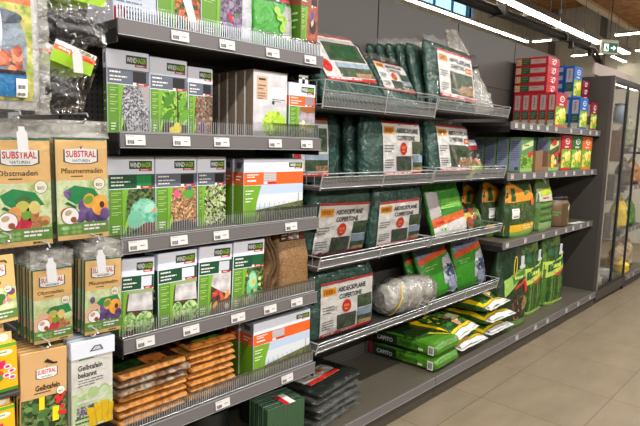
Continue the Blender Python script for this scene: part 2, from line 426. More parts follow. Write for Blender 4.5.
def basket(t, x0, x1, zt, zb, mid=None):
    s = part(t, lambda mb: mb.box(x0, YF + .02, zb - .012, x1, YB - .002, zb, STEEL_D), 'wire_basket')
    def fn(mb):
        ys = lambda z: YF + .018 * (1 - (z - zb) / (zt - zb))
        h = zt - .018 if zt - zb < .09 else zb + (zt - zb) * .62
        n = int((x1 - x0) / .011)
        for i in range(n + 1):
            x = x0 + .004 + (x1 - x0 - .008) * i / n; r = .0011
            for dx in (.011, -.011):
                xe = min(max(x + dx, x0 + .003), x1 - .003)
                mb.grid([[(x - r, ys(zb), zb), (x, ys(zb) - r, zb), (x + r, ys(zb), zb)], [(xe - r, ys(h), h), (xe, ys(h) - r, h), (xe + r, ys(h), h)]], CHROME_D, True)
        for z in (zb, h, zt): mb.tube([(x0 + .003, ys(z) - .002, z), (x1 - .003, ys(z) - .002, z)], .0032, CHROME, 6)
        for x in (x0 + .004, (x0 + x1) / 2, x1 - .004): mb.tube([(x, ys(zb) - .003, zb - .01), (x, ys(zt) - .003, zt)], .003, CHROME, 6)
        for x in (x0 + .004, x1 - .004):
            for z in (zb + .01, zt): mb.tube([(x, ys(z), z), (x, YB - .01, z)], .003, CHROME, 6)
            for k in range(1, 9):
                y = YF + (YB - YF) * k / 9; mb.tube([(x, y, zb), (x, y, zt)], .0015, CHROME_D, 4)
    part(t, fn, 'wire_front', s)
    return s
def base_deck(t, x0, x1, labels=()):
    d = part(t, lambda mb: mb.box(x0, 1.772, .12, x1, YB - .002, .15, STEEL_D, {'top': TOPS}), 'base_deck')
    part(t, lambda mb: (mb.rbox(x0 + .002, 1.76, .098, x1 - .002, 1.771, .153, RAIL, .002), mb.box(x0, 1.7585, .097, x1, 1.76, .1, CHROME_D), mb.box(x0, 1.7585, .151, x1, 1.76, .154, CHROME_D)), 'base_rail', d)
    part(t, lambda mb: mb.box(x0 + .002, 1.775, .018, x1 - .002, 1.785, .097, M((66, 60, 52), .5)), 'kick_plate', d)
    for x in labels: sub(t, small_label(d, 0, 0, 0), x, 1.757, .125)
    return d
def backs(t, x0, x1, top=2.57, perf=True, plain_from=None):
    zp = plain_from or top
    part(t, lambda mb: mb.box(x0 + .010, YB, .1, x1 - .002, YB + .02, zp, PERF if perf else STEEL), 'back_panel')
    if plain_from: part(t, lambda mb: mb.box(x0 + .010, YB - .004, zp + .004, x1 - .002, YB + .02, top, STEEL), 'header_panel')
    part(t, lambda mb: mb.box(x0 + .001, YB + .002, 0, x0 + .009, YB + .04, top, BLACK), 'upright')
X = [-.08, .95, 1.985, 3.01, 4.04, 5.08, 6.12]
t, c = bay('shelving bay with long hooks carrying the hanging packs', X[0], X[1])
backs(t, X[0], X[1], 2.57, True, 2.4); base_deck(t, X[0], X[1] - .002); HB = t
t, c = bay('shelving bay with grey price rails full of cartons and brown mats', X[1], X[2])
backs(t, X[1], X[2], 2.57, True, 2.4); base_deck(t, X[1], X[2] - .002)
LAB = {2.01: [1.197, 1.413, 1.656, 1.887], 1.625: [1.012, 1.201, 1.388, 1.679, 1.877], 1.245: [1.016, 1.188, 1.388, 1.787], .875: [1.041, 1.242, 1.48, 1.665, 1.834], .51: [1.781, 1.4]}
for z, l in LAB.items(): flat_shelf(t, X[1] + .005, X[2] - .005, z, l, .055)
t, c = bay('shelving bay with wire baskets of green tarpaulin bags', X[2], X[3])
backs(t, X[2], X[3], 2.57, True, 2.13); base_deck(t, X[2], X[3] - .002)
BZ = [(1.91, 1.785), (1.46, 1.387), (1.045, .985), (.60, .548)]
for zt, zb in BZ: basket(t, X[2] + .006, X[3] - .006, zt, zb)
t, c = bay('shelving bay with wire baskets beside the red carton shelves', X[3], X[4])
backs(t, X[3], X[4], 2.57, True, 2.13); base_deck(t, X[3], X[4] - .002)
for zt, zb in ((1.905, 1.835), (1.475, 1.39), (1.045, .985), (.62, .548)): basket(t, X[3] + .006, X[4] - .03, zt, zb)
t, c = bay('shelving bay with red cartons on top and dark bags on its base', X[4], X[5])
backs(t, X[4], X[5], 2.57, True, 2.13); base_deck(t, X[4], X[5] - .002, [4.2, 4.56, 4.82])
LT = [4.121, 4.247, 4.397, 4.534, 4.72, 4.917]
flat_shelf(t, X[4] + .005, X[5] - .002, 1.80, LT, 0, True); flat_shelf(t, X[4] + .005, X[5] - .002, 1.415, [4.112, 4.329, 4.524, 4.773, 4.952], 0, True); flat_shelf(t, X[4] + .005, X[5] - .002, .885, [4.109, 4.441, 4.812], 0, True)
t, c = bay('shelving bay next to the glass cabinet with blue and maroon cartons', X[5], X[6])
backs(t, X[5], X[6], 2.57, True, 2.13); base_deck(t, X[5], X[6] - .002, [5.27, 5.586, 5.932])
flat_shelf(t, X[5] + .001, X[6] - .005, 1.80, [5.276, 5.537, 5.79, 5.98], 0, True); flat_shelf(t, X[5] + .001, X[6] - .005, 1.415, [5.236, 5.44, 5.713, 5.946], 0, True); flat_shelf(t, X[5] + .001, X[6] - .005, .885, [5.106, 5.352, 5.536, 5.75, 5.962], 0, True)

# glass cabinet at the end, and the bay beyond it
t = thing('glass_cabinet', 'tall glass fronted cabinet with grey side panel at the shelf end', 'cabinet', (6.65, 2.05, 0))
GC = t; SIDE = M((68, 64, 59), .5); LITE = M((170, 160, 145), .4)
part(t, lambda mb: (mb.box(6.125, 1.80, .0, 6.15, YB + .02, 2.35, SIDE), mb.box(6.125, 1.765, .13, 6.15, 1.798, 2.35, STEEL)), 'side_panel')
part(t, lambda mb: mb.box(7.138, 1.79, .16, 7.143, YB, 2.31, GLASS), 'side_glass')
for y in (1.768, YB): part(t, lambda mb: mb.box(7.13, y, .0, 7.152, y + .02, 2.35, BLACK), 'corner_post')
part(t, lambda mb: mb.box(6.15, YB, .0, 7.13, YB + .02, 2.35, M((112, 106, 98), .5)), 'back_panel')
part(t, lambda mb: (mb.box(6.15, 1.79, .12, 7.13, YB, .16, STEEL), mb.box(6.15, 1.765, .05, 7.13, 1.79, .15, SIDE)), 'base')
part(t, lambda mb: mb.box(6.15, 1.78, 2.31, 7.13, YB, 2.35, SIDE), 'cabinet_top')
for i in range(2):
    x0 = 6.155 + i * .49; x1 = x0 + .485
    d = part(t, lambda mb: (mb.box(x0, 1.765, .155, x0 + .02, 1.785, 2.305, LITE if i == 0 else BLACK), mb.box(x1 - .02, 1.765, .155, x1, 1.785, 2.305, BLACK), mb.box(x0 + .02, 1.765, .155, x1 - .02, 1.785, .18, BLACK), mb.box(x0 + .02, 1.765, 2.28, x1 - .02, 1.785, 2.305, BLACK)), 'door')
    part(t, lambda mb: mb.box(x0 + .02, 1.773, .18, x1 - .02, 1.778, 2.28, GLASS), 'glass_pane', d)
for z in (.62, 1.05, 1.48, 1.9): part(t, lambda mb: mb.box(6.155, 1.80, z, 7.125, YB - .005, z + .008, GLASS), 'glass_shelf')
part(t, lambda mb: mb.box(6.2, 1.80, 2.285, 7.1, 1.83, 2.305, emit('cabinet_light', (255, 250, 235), 10)), 'light_strip')
t, c = bay('far shelving bay beyond the glass cabinet with garden goods', 7.18, 8.2)
backs(t, 7.18, 8.2, 2.3, True); base_deck(t, 7.18, 8.2, [7.3, 7.5])
flat_shelf(t, 7.185, 8.195, .68, [7.3, 7.45, 7.6, 7.75], 0, True); flat_shelf(t, 7.185, 8.195, 1.2, [7.3, 7.5, 7.7], 0, True); flat_shelf(t, 7.185, 8.195, 1.65, [7.3, 7.5, 7.7], 0, True)
FB = t

# ================================================================== LIGHTS, DUCT, SIGN
LAMP = emit('lamp_diffuser', (255, 246, 222), 18); HOUSE = M((150, 150, 152), .4); DUCT = M((30, 30, 32), .45); WIRE = M((150, 148, 144), .4, .5)
def luminaire(label, x0, y0, x1, y1, z, w=.055, ztop=ZC, group='linear ceiling lamps', h=.03):
    """linear lamp hung on thin wires"""
    L = math.hypot(x1 - x0, y1 - y0); a = math.atan2(y1 - y0, x1 - x0)
    t = thing('linear_lamp', label, 'lamp', ((x0 + x1) / 2, (y0 + y1) / 2, z), (0, 0, a), group)
    mb = MB(); mb.rbox(-L / 2, -w / 2, .012, L / 2, w / 2, h + .012, HOUSE, .004); mb.build('housing', t)
    mb = MB(); mb.rbox(-L / 2 + .01, -w / 2 + .006, 0, L / 2 - .01, w / 2 - .006, .013, LAMP, .003); mb.build('diffuser', t)
    for k in ((-.46, .46) if L < 1.2 else (-.46, -.16, .16, .46)):
        mb = MB(); mb.tube([(k * L, 0, h + .01), (k * L, 0, ztop - z)], .004, WIRE, 5, False); mb.build('suspension_wire', t)
    return t
zl = 3.13
luminaire('lamp strip running under the window, nearest piece of its row', 3.4, 3.56, 6.6, 3.56, zl)
luminaire('lamp strip right of the window ending in the corner piece', 6.63, 3.56, 8.13, 3.56, zl)
luminaire('short cross lamp turning off the strip right of the window', 8.16, 3.5, 8.16, 3.05, zl)
luminaire('longest bright lamp strip crossing from the top centre to the exit sign', 4.2, 2.78, 8.82, 2.78, zl, .11, h=.07)
luminaire('lamp strip continuing behind the exit sign', 8.85, 2.72, 9.95, 2.72, zl, .11, h=.07)
luminaire('cross lamp strip passing behind the exit sign', 9.72, 3.5, 9.72, 2.9, zl)
luminaire('cross lamp strip right of the exit sign', 9.72, 2.55, 9.72, 1.9, zl, ztop=ZS)
luminaire('short lamp piece at the far end below the pale beam', 8.3, 2.44, 8.3, 1.6, 3.13, .07, ZS)
luminaire('far lamp strip seen low behind the exit sign', 10.1, 2.98, 10.85, 2.98, zl)
for i, x in enumerate((6.5, 7.42)):
    t = thing('cable_bar', ('nearer' if i == 0 else 'farther') + ' short pale bar hung beside the longest lamp strip', 'bar', (x, 2.9, 3.13), (0, 0, R(90)), 'short bars by the lamps')
    mb = MB(); mb.rbox(-.1, -.015, 0, .1, .015, .03, M((190, 190, 188)), .004); mb.build('bar', t)
    for k in (-.07, .07):
        mb = MB(); mb.tube([(k, 0, .03), (k, 0, ZC - 3.13)], .004, WIRE, 5, False); mb.build('suspension_wire', t)
# aisle lamps overhead (above the frame) that light the shelves
for i in range(5):
    x0 = -3.4 + i * 2.6
    li = bpy.data.lights.new('aisle_light', 'AREA'); li.shape = 'RECTANGLE'; li.size = 2.35; li.size_y = .08; li.energy = 42; li.color = (1, .975, .94)
    o = bpy.data.objects.new('aisle_light', li); COL.objects.link(o); o.location = (x0 + 1.2, .55, 3.195)
for i in range(3):  # unseen fill lights added behind the camera to brighten the shelf fronts
    x0 = -3.2 + i * 3.2
    li = bpy.data.lights.new('front_fill_light', 'AREA'); li.shape = 'RECTANGLE'; li.size = 2.9; li.size_y = .08; li.energy = (120, 120, 60)[i]; li.color = (1, .98, .95)
    o = bpy.data.objects.new('front_fill_light', li); COL.objects.link(o); o.location = (x0 + 1.5, -2.2, 3.195)
# black duct
t = thing('black_duct', 'thick black cable duct hung under the ceiling beside the lamps', 'duct', (6, 2.6, 2.9))
mb = MB()
for dy, dz in ((-.024, .0), (.024, -.01), (0, .036)):
    mb.tube([(3 - 6, .03 + dy, dz), (4.5 - 6, .03 + dy, dz), (6.6 - 6, -.04 + dy, dz), (7.75 - 6, -.07 + dy, dz - .01), (8.05 - 6, -.06 + dy, dz - .10), (8.25 - 6, -.05 + dy, dz - .28), (8.8 - 6, -.03 + dy, dz - .34)], .0215, DUCT, 10)
mb.build('pipe_run', t)
for x in (3.6, 5.2, 6.8, 7.6):
    mb = MB(); mb.box(x - 6 - .02, -.10, -.04, x - 6 + .02, .08, .065, DUCT); mb.build('clamp', t)
    mb = MB(); mb.tube([(x - 6, 0, .06), (x - 6, 0, ZS - 2.9)], .005, WIRE, 5, False); mb.build('suspension_wire', t)
for x in (6.95, 7.62):
    mb = MB(); mb.rbox(x - 6 - .02, -.11, -.11, x - 6 + .02, -.06, -.03, DUCT, .006); mb.build('spot_head', t)
# exit sign
t = thing('exit_sign', 'green emergency exit sign with running figure hung by the duct', 'sign', (7.6, 2.29, 2.79), (0, 0, R(-34)))
mb = MB(); mb.rbox(-.12, -.02, 0, .12, .02, .17, M((225, 222, 205)), .006); mb.build('sign_case', t)
GRN = emit('exit_green', (10, 92, 70), .35); EW = emit('exit_white', (235, 245, 235), .8)
mb = MB(); a = Art(mb, boxfront(-.105, -.0205, .015), .21, .115)
a.rect(0, 0, 1, 1, GRN, 1); a.rect(.08, .12, .4, .9, EW, 2); a.ell(.27, .76, .045, .08, GRN, 3); a.poly([(.2, .62), (.3, .66), (.33, .4), (.37, .2), (.31, .18), (.26, .38), (.16, .2), (.12, .26), (.22, .42)], GRN, 3)
a.poly([(.55, .42), (.72, .42), (.72, .22), (.92, .5), (.72, .78), (.72, .58), (.55, .58)], EW, 2); mb.build('sign_face', t)
mb = MB(); mb.tube([(0, 0, .17), (0, 0, ZS - 2.79)], .006, DUCT, 5, False); mb.build('hanger', t)
# pale fascia over the far bay
t = thing('fascia_board', 'pale pinkish fascia board above the far glass cabinet', 'board', (8.0, 2.35, 2.3))
part(t, lambda mb: mb.rbox(7.3, 2.335, 2.52, 8.9, 2.365, 2.66, M((214, 198, 196), .5), .004), 'board')
part(t, lambda mb: (mb.box(7.4, 2.342, 2.302, 7.44, 2.36, 2.52, STEEL), mb.box(8.0, 2.342, 2.302, 8.04, 2.36, 2.52, STEEL)), 'post')

# ================================================================== WORLD + CAMERA
wd = bpy.data.worlds.new('World'); scene.world = wd; wd.use_nodes = True
bg = wd.node_tree.nodes['Background']; bg.inputs[0].default_value = (.28, .68, 1.0, 1); bg.inputs[1].default_value = 2.4
cam = bpy.data.cameras.new('Camera'); co = bpy.data.objects.new('Camera', cam); COL.objects.link(co); scene.camera = co
yaw, pit, rl = R(43.0), R(7.15), R(1.53)
F = Vector((math.cos(yaw) * math.cos(pit), math.sin(yaw) * math.cos(pit), -math.sin(pit)))
Rt0 = Vector((math.sin(yaw), -math.cos(yaw), 0)); U0 = Rt0.cross(F)
Rt = Rt0 * math.cos(rl) + U0 * math.sin(rl); U = U0 * math.cos(rl) - Rt0 * math.sin(rl)
co.matrix_world = Matrix(((Rt.x, U.x, -F.x, 0), (Rt.y, U.y, -F.y, 0), (Rt.z, U.z, -F.z, H0), (0, 0, 0, 1)))
cam.sensor_width = 36; cam.lens = 560 * 36 / 640; cam.clip_start = .02
vs = scene.view_settings; vs.view_transform = 'Standard'; vs.look = 'None'; vs.exposure = EXPO; vs.gamma = 1
scene.cycles.max_bounces = 6; scene.cycles.transparent_max_bounces = 24; scene.cycles.diffuse_bounces = 3; scene.cycles.glossy_bounces = 3
scene.cycles.sample_clamp_indirect = 4; scene.cycles.caustics_reflective = False; scene.cycles.caustics_refractive = False

# ================================================================== PRODUCTS: picture library
GRAVEL = speck('picture_gravel', [(40, 40, 44), (92, 90, 98), (150, 150, 158), (205, 205, 208), (60, 60, 66)], 190)
BARK = speck('picture_bark', [(48, 34, 28), (108, 78, 56), (150, 118, 88), (70, 56, 62), (196, 170, 140)], 130)
CHIPS = speck('picture_chips', [(70, 44, 30), (190, 130, 80), (120, 80, 50), (225, 190, 140), (50, 42, 40)], 140)
SEEDL = speck('picture_seedlings', [(34, 34, 28), (46, 44, 34), (140, 170, 90), (210, 215, 170), (40, 38, 30)], 120)
LEAFY = speck('picture_leaves', [(28, 60, 18), (70, 130, 32), (130, 185, 50), (178, 212, 84), (54, 98, 28)], 90)
LEAFD = speck('picture_dark_leaves', [(16, 26, 14), (36, 58, 26), (70, 98, 44), (110, 130, 70), (26, 36, 22)], 100)
NETG = speck('picture_net', [(40, 120, 96), (96, 180, 150), (150, 214, 186), (70, 150, 120)], 34, kind='noise')
SOIL = speck('picture_soil', [(48, 30, 20), (78, 50, 34), (104, 72, 50), (60, 40, 28)], 150)
FLEECE = speck('picture_fleece', [(150, 148, 148), (196, 194, 194), (226, 225, 226)], 22, kind='noise')
LETT = speck('picture_lettuce', [(60, 110, 44), (128, 176, 92), (196, 222, 160), (98, 150, 66)], 120)
LETTY = speck('picture_bright_lettuce', [(112, 160, 20), (160, 204, 40), (206, 232, 92), (140, 190, 34)], 100)
LAV = speck('picture_lavender', [(52, 40, 60), (104, 84, 120), (150, 132, 160), (80, 66, 84)], 110)
FLOW = speck('picture_flowers', [(60, 70, 36), (196, 70, 40), (226, 120, 60), (96, 110, 50), (40, 44, 26)], 90)
HEDGE = speck('picture_hedge', [(40, 52, 24), (84, 98, 50), (122, 128, 78), (60, 72, 36)], 120)
ROCK = speck('picture_rock', [(126, 112, 124), (158, 146, 156), (186, 176, 182)], 26, kind='noise')
BROWNP = speck('picture_leather', [(110, 48, 34), (156, 74, 52), (184, 104, 78)], 30, kind='noise')
MEADOW = speck('picture_meadow', [(150, 176, 96), (190, 208, 140), (222, 230, 190), (172, 196, 110)], 26, kind='noise')
LAV_W = (232, 236, 250); INK = (40, 40, 40); RED = (200, 30, 36); G_DARK = (14, 74, 46); G_LIME = (98, 148, 44); SLATE = (98, 106, 120); ORANGE = (226, 98, 36)

def logo(a, u0, v0, u1, v1, l=2):
    """green plate with white and lime lettering and a red tab"""
    a.rect(u0, v0, u1, v1, (10, 64, 42), l)
    m = u0 + (u1 - u0) * .5; hv = (v1 - v0) * .62; vb = v0 + (v1 - v0) * .2
    a.txt('WIND', u0 + .02, vb, m - .005, hv, WHITE, l + 1); a.txt('HAGER', m, vb, u1 - .02, hv, (168, 206, 52), l + 1)
    a.rect(u0 + (u1 - u0) * .42, v0 - (v1 - v0) * .28, u1, v0 - .002, RED, l); a.lines(u0 + (u1 - u0) * .5, v0 - (v1 - v0) * .06, u1 - .01, 1, .1, WHITE, l + 1, (v1 - v0) * 1.2)
def picture(a, kind, u0, v0, u1, v1):
    du, dv = u1 - u0, v1 - v0
    P = lambda x, y: (u0 + du * x, v0 + dv * y)
    def E(x, y, rx, ry, c, l, rot=0): a.ell(u0 + du * x, v0 + dv * y, rx * du, ry * dv, c, l, 14, rot)
    if kind == 'gravel':
        a.rect(u0, v0, u1, v1, GRAVEL, 1); a.poly([P(.62, .98), P(1, .45), P(1, 1)], (168, 160, 158), 2); a.poly([P(0, 0), P(.2, 0), P(.1, .25), P(0, .3)], (40, 60, 30), 2)
    elif kind == 'pepper':
        a.rect(u0, v0, u1, v1, LEAFY, 1)
        a.poly([P(0, 0), P(1, 0), P(1, .22), P(0, .3)], (70, 62, 58), 2)
        for i, (x, y, r) in enumerate(((.25, .75, .5), (.75, .7, -.5), (.2, .4, .8), (.85, .42, 0))): a.poly([P(x - .2, y - .16), P(x + .02, y - .12), P(x + .2, y + .02), P(x + .24, y + .2), P(x + .02, y + .14), P(x - .14, y + .02)], [(72, 132, 34), (104, 164, 52)][i % 2], 2.2 + i * .1)
        a.rect(u0 + du * .6, v0 + dv * .1, u0 + du * .65, v1, (44, 56, 30), 3); E(.6, .14, .16, .14, (232, 214, 40), 3.3); E(.42, .1, .13, .08, (228, 206, 40), 3.5)
    elif kind == 'mulch': a.rect(u0, v0, u1, v1, BARK, 1); a.blobs(u0, v0 + dv * .6, u1, v1, 7, [(90, 120, 60), (170, 60, 90)], .05 * du, 2); E(.4, .18, .18, .14, (92, 70, 110), 2.8)
    elif kind == 'net':
        a.rect(u0, v0, u1, v1, LEAFD, 1); E(.62, .45, .5, .33, NETG, 2); E(.3, .3, .3, .2, (120, 190, 160), 2.4, .4); E(.75, .1, .28, .12, (110, 70, 56), 2.6); E(.95, .5, .12, .07, (206, 150, 120), 2.8); E(.8, .55, .2, .1, (170, 220, 196), 2.9, .6)
    elif kind == 'chips':
        a.rect(u0, v0, u1, v1, CHIPS, 1); a.poly([P(0, 0), P(1, 0), P(1, .1), P(.5, .2), P(0, .16)], (74, 66, 70), 2); E(.2, .84, .12, .1, (220, 90, 130), 2.4)
        E(.68, .86, .22, .14, (84, 164, 60), 3); E(.6, .95, .06, .05, (200, 40, 50), 3.3); E(.72, .96, .06, .05, (40, 90, 180), 3.5)
    elif kind == 'seedlings': a.rect(u0, v0, u1, v1, SEEDL, 1); a.blobs(u0, v0, u1, v1, 16, [(160, 190, 100), (214, 220, 180), (120, 150, 70)], .09 * du, 2, .6)
    elif kind in ('lettuce', 'lettuce2'):
        a.rect(u0, v0, u1, v1, SOIL, 1); a.poly([P(.1, .95), P(.95, .98), P(1, .5), P(.05, .55)], FLEECE, 2); E(.16, .3, .22, .22, LETT, 2.3); E(.7, .24, .36, .26, LETT, 2.6); a.blobs(u0 + du * .36, v0, u1, v0 + dv * .46, 16, [(150, 190, 110), (96, 146, 62), (196, 222, 150), LETT], .09 * du, 3, .8)
        a.poly([P(0, 1), P(1, 1), P(1, .93), P(0, .93)], (150, 170, 110), 2.8)
    elif kind == 'shoots':
        a.rect(u0, v0, u1, v1, SOIL, 1); a.poly([P(0, 1), P(1, 1), P(1, .42), P(.5, .55), P(0, .72)], FLEECE, 2); a.blobs(u0 + du * .1, v0 + dv * .2, u1, v0 + dv * .6, 8, [(214, 90, 60), (230, 150, 80), (190, 60, 70)], .07 * du, 2.5, 2.2); E(.82, .15, .12, .07, (206, 190, 186), 3)
    elif kind == 'cabbage': a.rect(u0, v0, u1, v1, LEAFD, 1); E(.4, .5, .3, .42, (104, 190, 130), 2); E(.4, .66, .22, .2, (160, 216, 170), 2.3); a.blobs(u0, v0, u1, v1, 12, [(220, 170, 90), (206, 214, 130), (60, 100, 60)], .08 * du, 2.7)
    elif kind == 'hedge':
        a.rect(u0, v0, u1, v1, (186, 204, 226), 1); a.rect(u0, v0 + dv * .42, u1, v0 + dv * .75, (214, 220, 226), 2); a.strip([P(0, 0), P(0, .2), P(0, .34)], [P(1, 0), P(1, .3), P(1, .52)], HEDGE, 3)
        for i in range(9): a.rect(u0 + du * (.08 + .1 * i), v0 + dv * .25, u0 + du * (.087 + .1 * i), v0 + dv * (.5 + .02 * (i % 3)), (120, 118, 116), 3.4)
        a.rect(u0 + du * .9, v0 + dv * .2, u0 + du * .91, v0 + dv * .75, (90, 86, 84), 3.6)
    elif kind == 'glove': a.rect(u0, v0, u1, v1, FLOW, 1); a.poly([P(.15, .95), P(.45, 1), P(.62, .6), P(.95, .1), P(.75, .02), P(.5, .3), P(.3, .55), P(.05, .6)], (226, 222, 214), 2); a.poly([P(0, .0), P(.5, 0), P(.4, .2), P(0, .3)], LEAFD, 2.2)
    elif kind == 'lavender': a.rect(u0, v0, u1, v1, LAV, 1); a.blobs(u0, v0, u1, v1, 10, [(150, 140, 160), (70, 60, 80), (90, 120, 60)], .1 * du, 2); E(.42, .42, .07, .06, (206, 30, 44), 3); E(.5, .36, .05, .06, (206, 40, 50), 3.3)
    elif kind == 'ivy': a.rect(u0, v0, u1, v1, ROCK, 1); a.poly([P(0, 0), P(1, 0), P(1, .18), P(0, .28)], (150, 150, 120), 2); a.blobs(u0, v0, u1, v0 + dv * .55, 10, [(196, 206, 130), (150, 170, 90), (226, 226, 190)], .13 * du, 2.4); a.poly([P(0, 1), P(1, 1), P(1, .85), P(.5, .8), P(0, .9)], (150, 90, 40), 2.6)
    elif kind == 'drill': a.rect(u0, v0, u1, v1, BROWNP, 1); E(.55, .62, .3, .16, (40, 30, 30), 2); E(.5, .8, .12, .14, (40, 80, 160), 2.4); a.poly([P(.35, .7), P(.6, .78), P(.62, .68), P(.45, .6)], (220, 180, 150), 2.8)
def garden_front(a, band, pic, inset=(24, 26, 28), top=LAV_W, strip=.36, side_txt=True, vt=.78, vb=.60):
    """front of the garden-fleece style cartons"""
    a.rect(0, 0, 1, 1, top, 0); a.rect(0, vb, 1, vt, band, 1); logo(a, .44, vt + (1 - vt) * .32, .95, vt + (1 - vt) * .80)
    a.lines(.05, vt - .03, .42, 1, .05, WHITE, 2, .4); a.lines(.05, vt - .085, .46, 2, .042, WHITE, 2, .42)
    a.rect(.6, vb + .03, .93, vt - .015, inset, 2); a.rect(.6, vb - .01, .68, vb + .028, WHITE, 3); a.rect(.7, vb - .005, .96, vb + .022, RED, 3); a.lines(.74, vb + .016, .92, 1, .02, WHITE, 4, .55)
    a.rect(0, 0, 1, vb - .01, G_LIME, 1)
    if strip > .38:
        pass
    L = [(strip - .05 + .10 * (t ** 2), vb * t * .985) for t in (0, .25, .5, .75, 1)]
    picture(a, pic, strip + .03, 0, 1, vb - .012)
    a.strip([(strip - .06, vb * t * .98) for t in (0, .25, .5, .75, 1)], L2 := [(strip - .03 + .11 * t ** 2, vb * t * .98) for t in (0, .25, .5, .75, 1)], (122, 176, 54), 5)
    a.poly([(strip - .03, .02), (strip + .05, .1), (strip + .06, .19), (strip + .0, .15)], (158, 206, 40), 6)
    for i in range(4): a.lines(.05, vb - .05 - i * .085, .05 + (strip - .08) * .8, 2, .03, (190, 220, 140), 2, .3, i)
    a.rect(.04, .03, strip - .09, .13, (90, 140, 40), 2); a.lines(.06, .12, strip - .12, 3, .035, (226, 240, 206), 3, .5)
def carton(label, x, y, z, W, H, D, band, pic, rotz=0, rot=(0, 0), group=None, side=None, hang=False, **kw):
    t = thing('garden_carton', label, 'carton', (x, y, z), (R(rot[0]), R(rot[1]), R(rotz)), group)
    mb = MB(); mb.rbox(0, 0, 0, W, D, H, M(kw.get('top', LAV_W)), .0025)
    a = Art(mb, boxfront(.002, 0, .002), W - .004, H - .004); garden_front(a, band, pic, **kw)
    vt, vb = kw.get('vt', .78), kw.get('vb', .6)
    s = Art(mb, boxleft(D - .002, 0, .002), D - .004, H - .004)
    sc = side or band
    s.rect(0, vb, 1, vt, sc, 1); s.rect(0, 0, 1, vb, (84, 132, 34) if side is None else side, 1); s.rect(.3, vt + .06, .7, .96, (90, 94, 104), 1); s.lines(.2, vb - .1, .8, 3, .1, (206, 226, 170), 2, .3)
    s2 = Art(mb, boxtop(H, .002, .002), W - .004, D - .004); s2.rect(.3, .3, .7, .7, (190, 194, 210), 1)
    mb.build('carton_body', t)
    mb = MB(); mb.box(.004, .002, H, W - .004, D * .45, H + .0012, M((200, 203, 220))); mb.build('lid_flap', t)
    if hang:
        mb = MB(); o = W * .36
        mb.grid([[(o + .06 * c, .003, H + .002), (o + .06 * c, .003, H + .03)] for c in (0, .35)], WHITE, False, True); mb.grid([[(o + .06 * c, .003, H + .002), (o + .06 * c, .003, H + .03)] for c in (.65, 1)], WHITE, False, True)
        mb.grid([[(o + .06 * c, .003, H + .022), (o + .06 * c, .003, H + .04)] for c in (0, .25, .5, .75, 1)], WHITE, False, True); mb.build('hang_tab', t)
    return t

# ------------------------------------------------------------------ bay 1, top shelf (cut by the frame)
ZA, ZB, ZC_, ZD, ZE = 2.011, 1.626, 1.246, .876, .511
YP = 1.895
def sheet_box(label, x, W, H, D, fn, name='garden_carton', y=YP, z=ZA, body=(219, 222, 236), rotz=0):
    t = thing(name, label, 'carton', (x, y, z), (0, 0, R(rotz)))
    mb = MB(); mb.rbox(0, 0, 0, W, D, H, M(body), .0025); a = Art(mb, boxfront(.002, 0, .002), W - .004, H - .004); fn(a, mb); mb.build('carton_body', t)
    return t
def f0(a, mb):
    a.rect(0, 0, 1, 1, (188, 196, 212), 0)
    for i in range(16): a.lines(.05, .96 - i * .06, .93, 1, .05, (96, 104, 126), 1, .4, i)
    a.rect(.0, 0, .28, .16, (180, 26, 46), 2); a.bars(.05, .03, .2, .13, WHITE, 3, 9)
    a.rect(.6, .38, 1, .56, (172, 26, 44), 2); a.rect(.68, .36, .95, .48, BARK, 3)
sheet_box('pale printed carton with a red strip, leftmost on the top shelf', .962, .165, .30, .2, f0)
carton('carton with a white glove in front of red flowers on the top shelf', 1.132, YP, ZA, .186, .30, .08, SLATE, 'glove', vt=.86, vb=.76)
carton('carton picturing purple lavender and a ladybird on the top shelf', 1.323, YP, ZA, .205, .31, .08, SLATE, 'lavender', vt=.86, vb=.78, strip=.42)
# white film sack and bright green bag
t = thing('fleece_bag', 'rolled white fleece in clear film beside the bright green bag', 'bag', (1.57, 1.96, ZA))
lf = Loft([(0, .08, .06), (.02, .09, .085), (.2, .085, .085), (.34, .075, .05), (.36, .07, .01)], 3, .006, 20, 4)
mb = MB(); lf.body(mb, M((226, 230, 238), .5, gloss=1)); mb.build('fleece_roll', t)
mb = MB(); lf.sheet(mb, FILM, .004); mb.build('film', t)
t = thing('plant_bag', 'bright green film bag with a sprouting plant on the top shelf', 'bag', (1.735, 1.94, ZA), (R(-4), 0, R(-3)))
lf = Loft([(0, .21, .03), (.03, .225, .06), (.2, .22, .055), (.3, .215, .03), (.34, .21, .006)], 3.5, .004, 16, 9)
mb = MB(); lf.body(mb, M((64, 176, 42), gloss=1)); a = lf.front(mb, .22, .34, 0, 1, .95)
a.rect(.0, .62, 1, .98, (12, 86, 50), 1); a.lines(.5, .92, .95, 1, .05, WHITE, 2, .9); a.lines(.5, .8, .95, 3, .05, WHITE, 2, .5); a.rect(.55, .64, .64, .7, WHITE, 2); a.rect(.66, .65, .95, .69, RED, 2)
a.strip([(.62, .05), (.7, .25), (.66, .45), (.8, .6)], [(.98, .05), (.98, .25), (.98, .45), (.98, .6)], (176, 178, 170), 2)
for x, y, r in ((.62, .44, .7), (.72, .4, 2.2), (.55, .52, .2), (.68, .3, 1.2)): a.ell(x, y, .09, .05, (150, 200, 60), 3 + x, 12, r)
mb.build('bag_body', t); mb = MB(); lf.sheet(mb, FILM, .004); mb.build('film', t)
carton('carton with a dark drill on brown leather, rightmost on the top shelf', 1.862, 1.89, ZA, .115, .31, .08, (150, 82, 56), 'drill', vt=.92, vb=.72, strip=.3, top=(120, 74, 56))

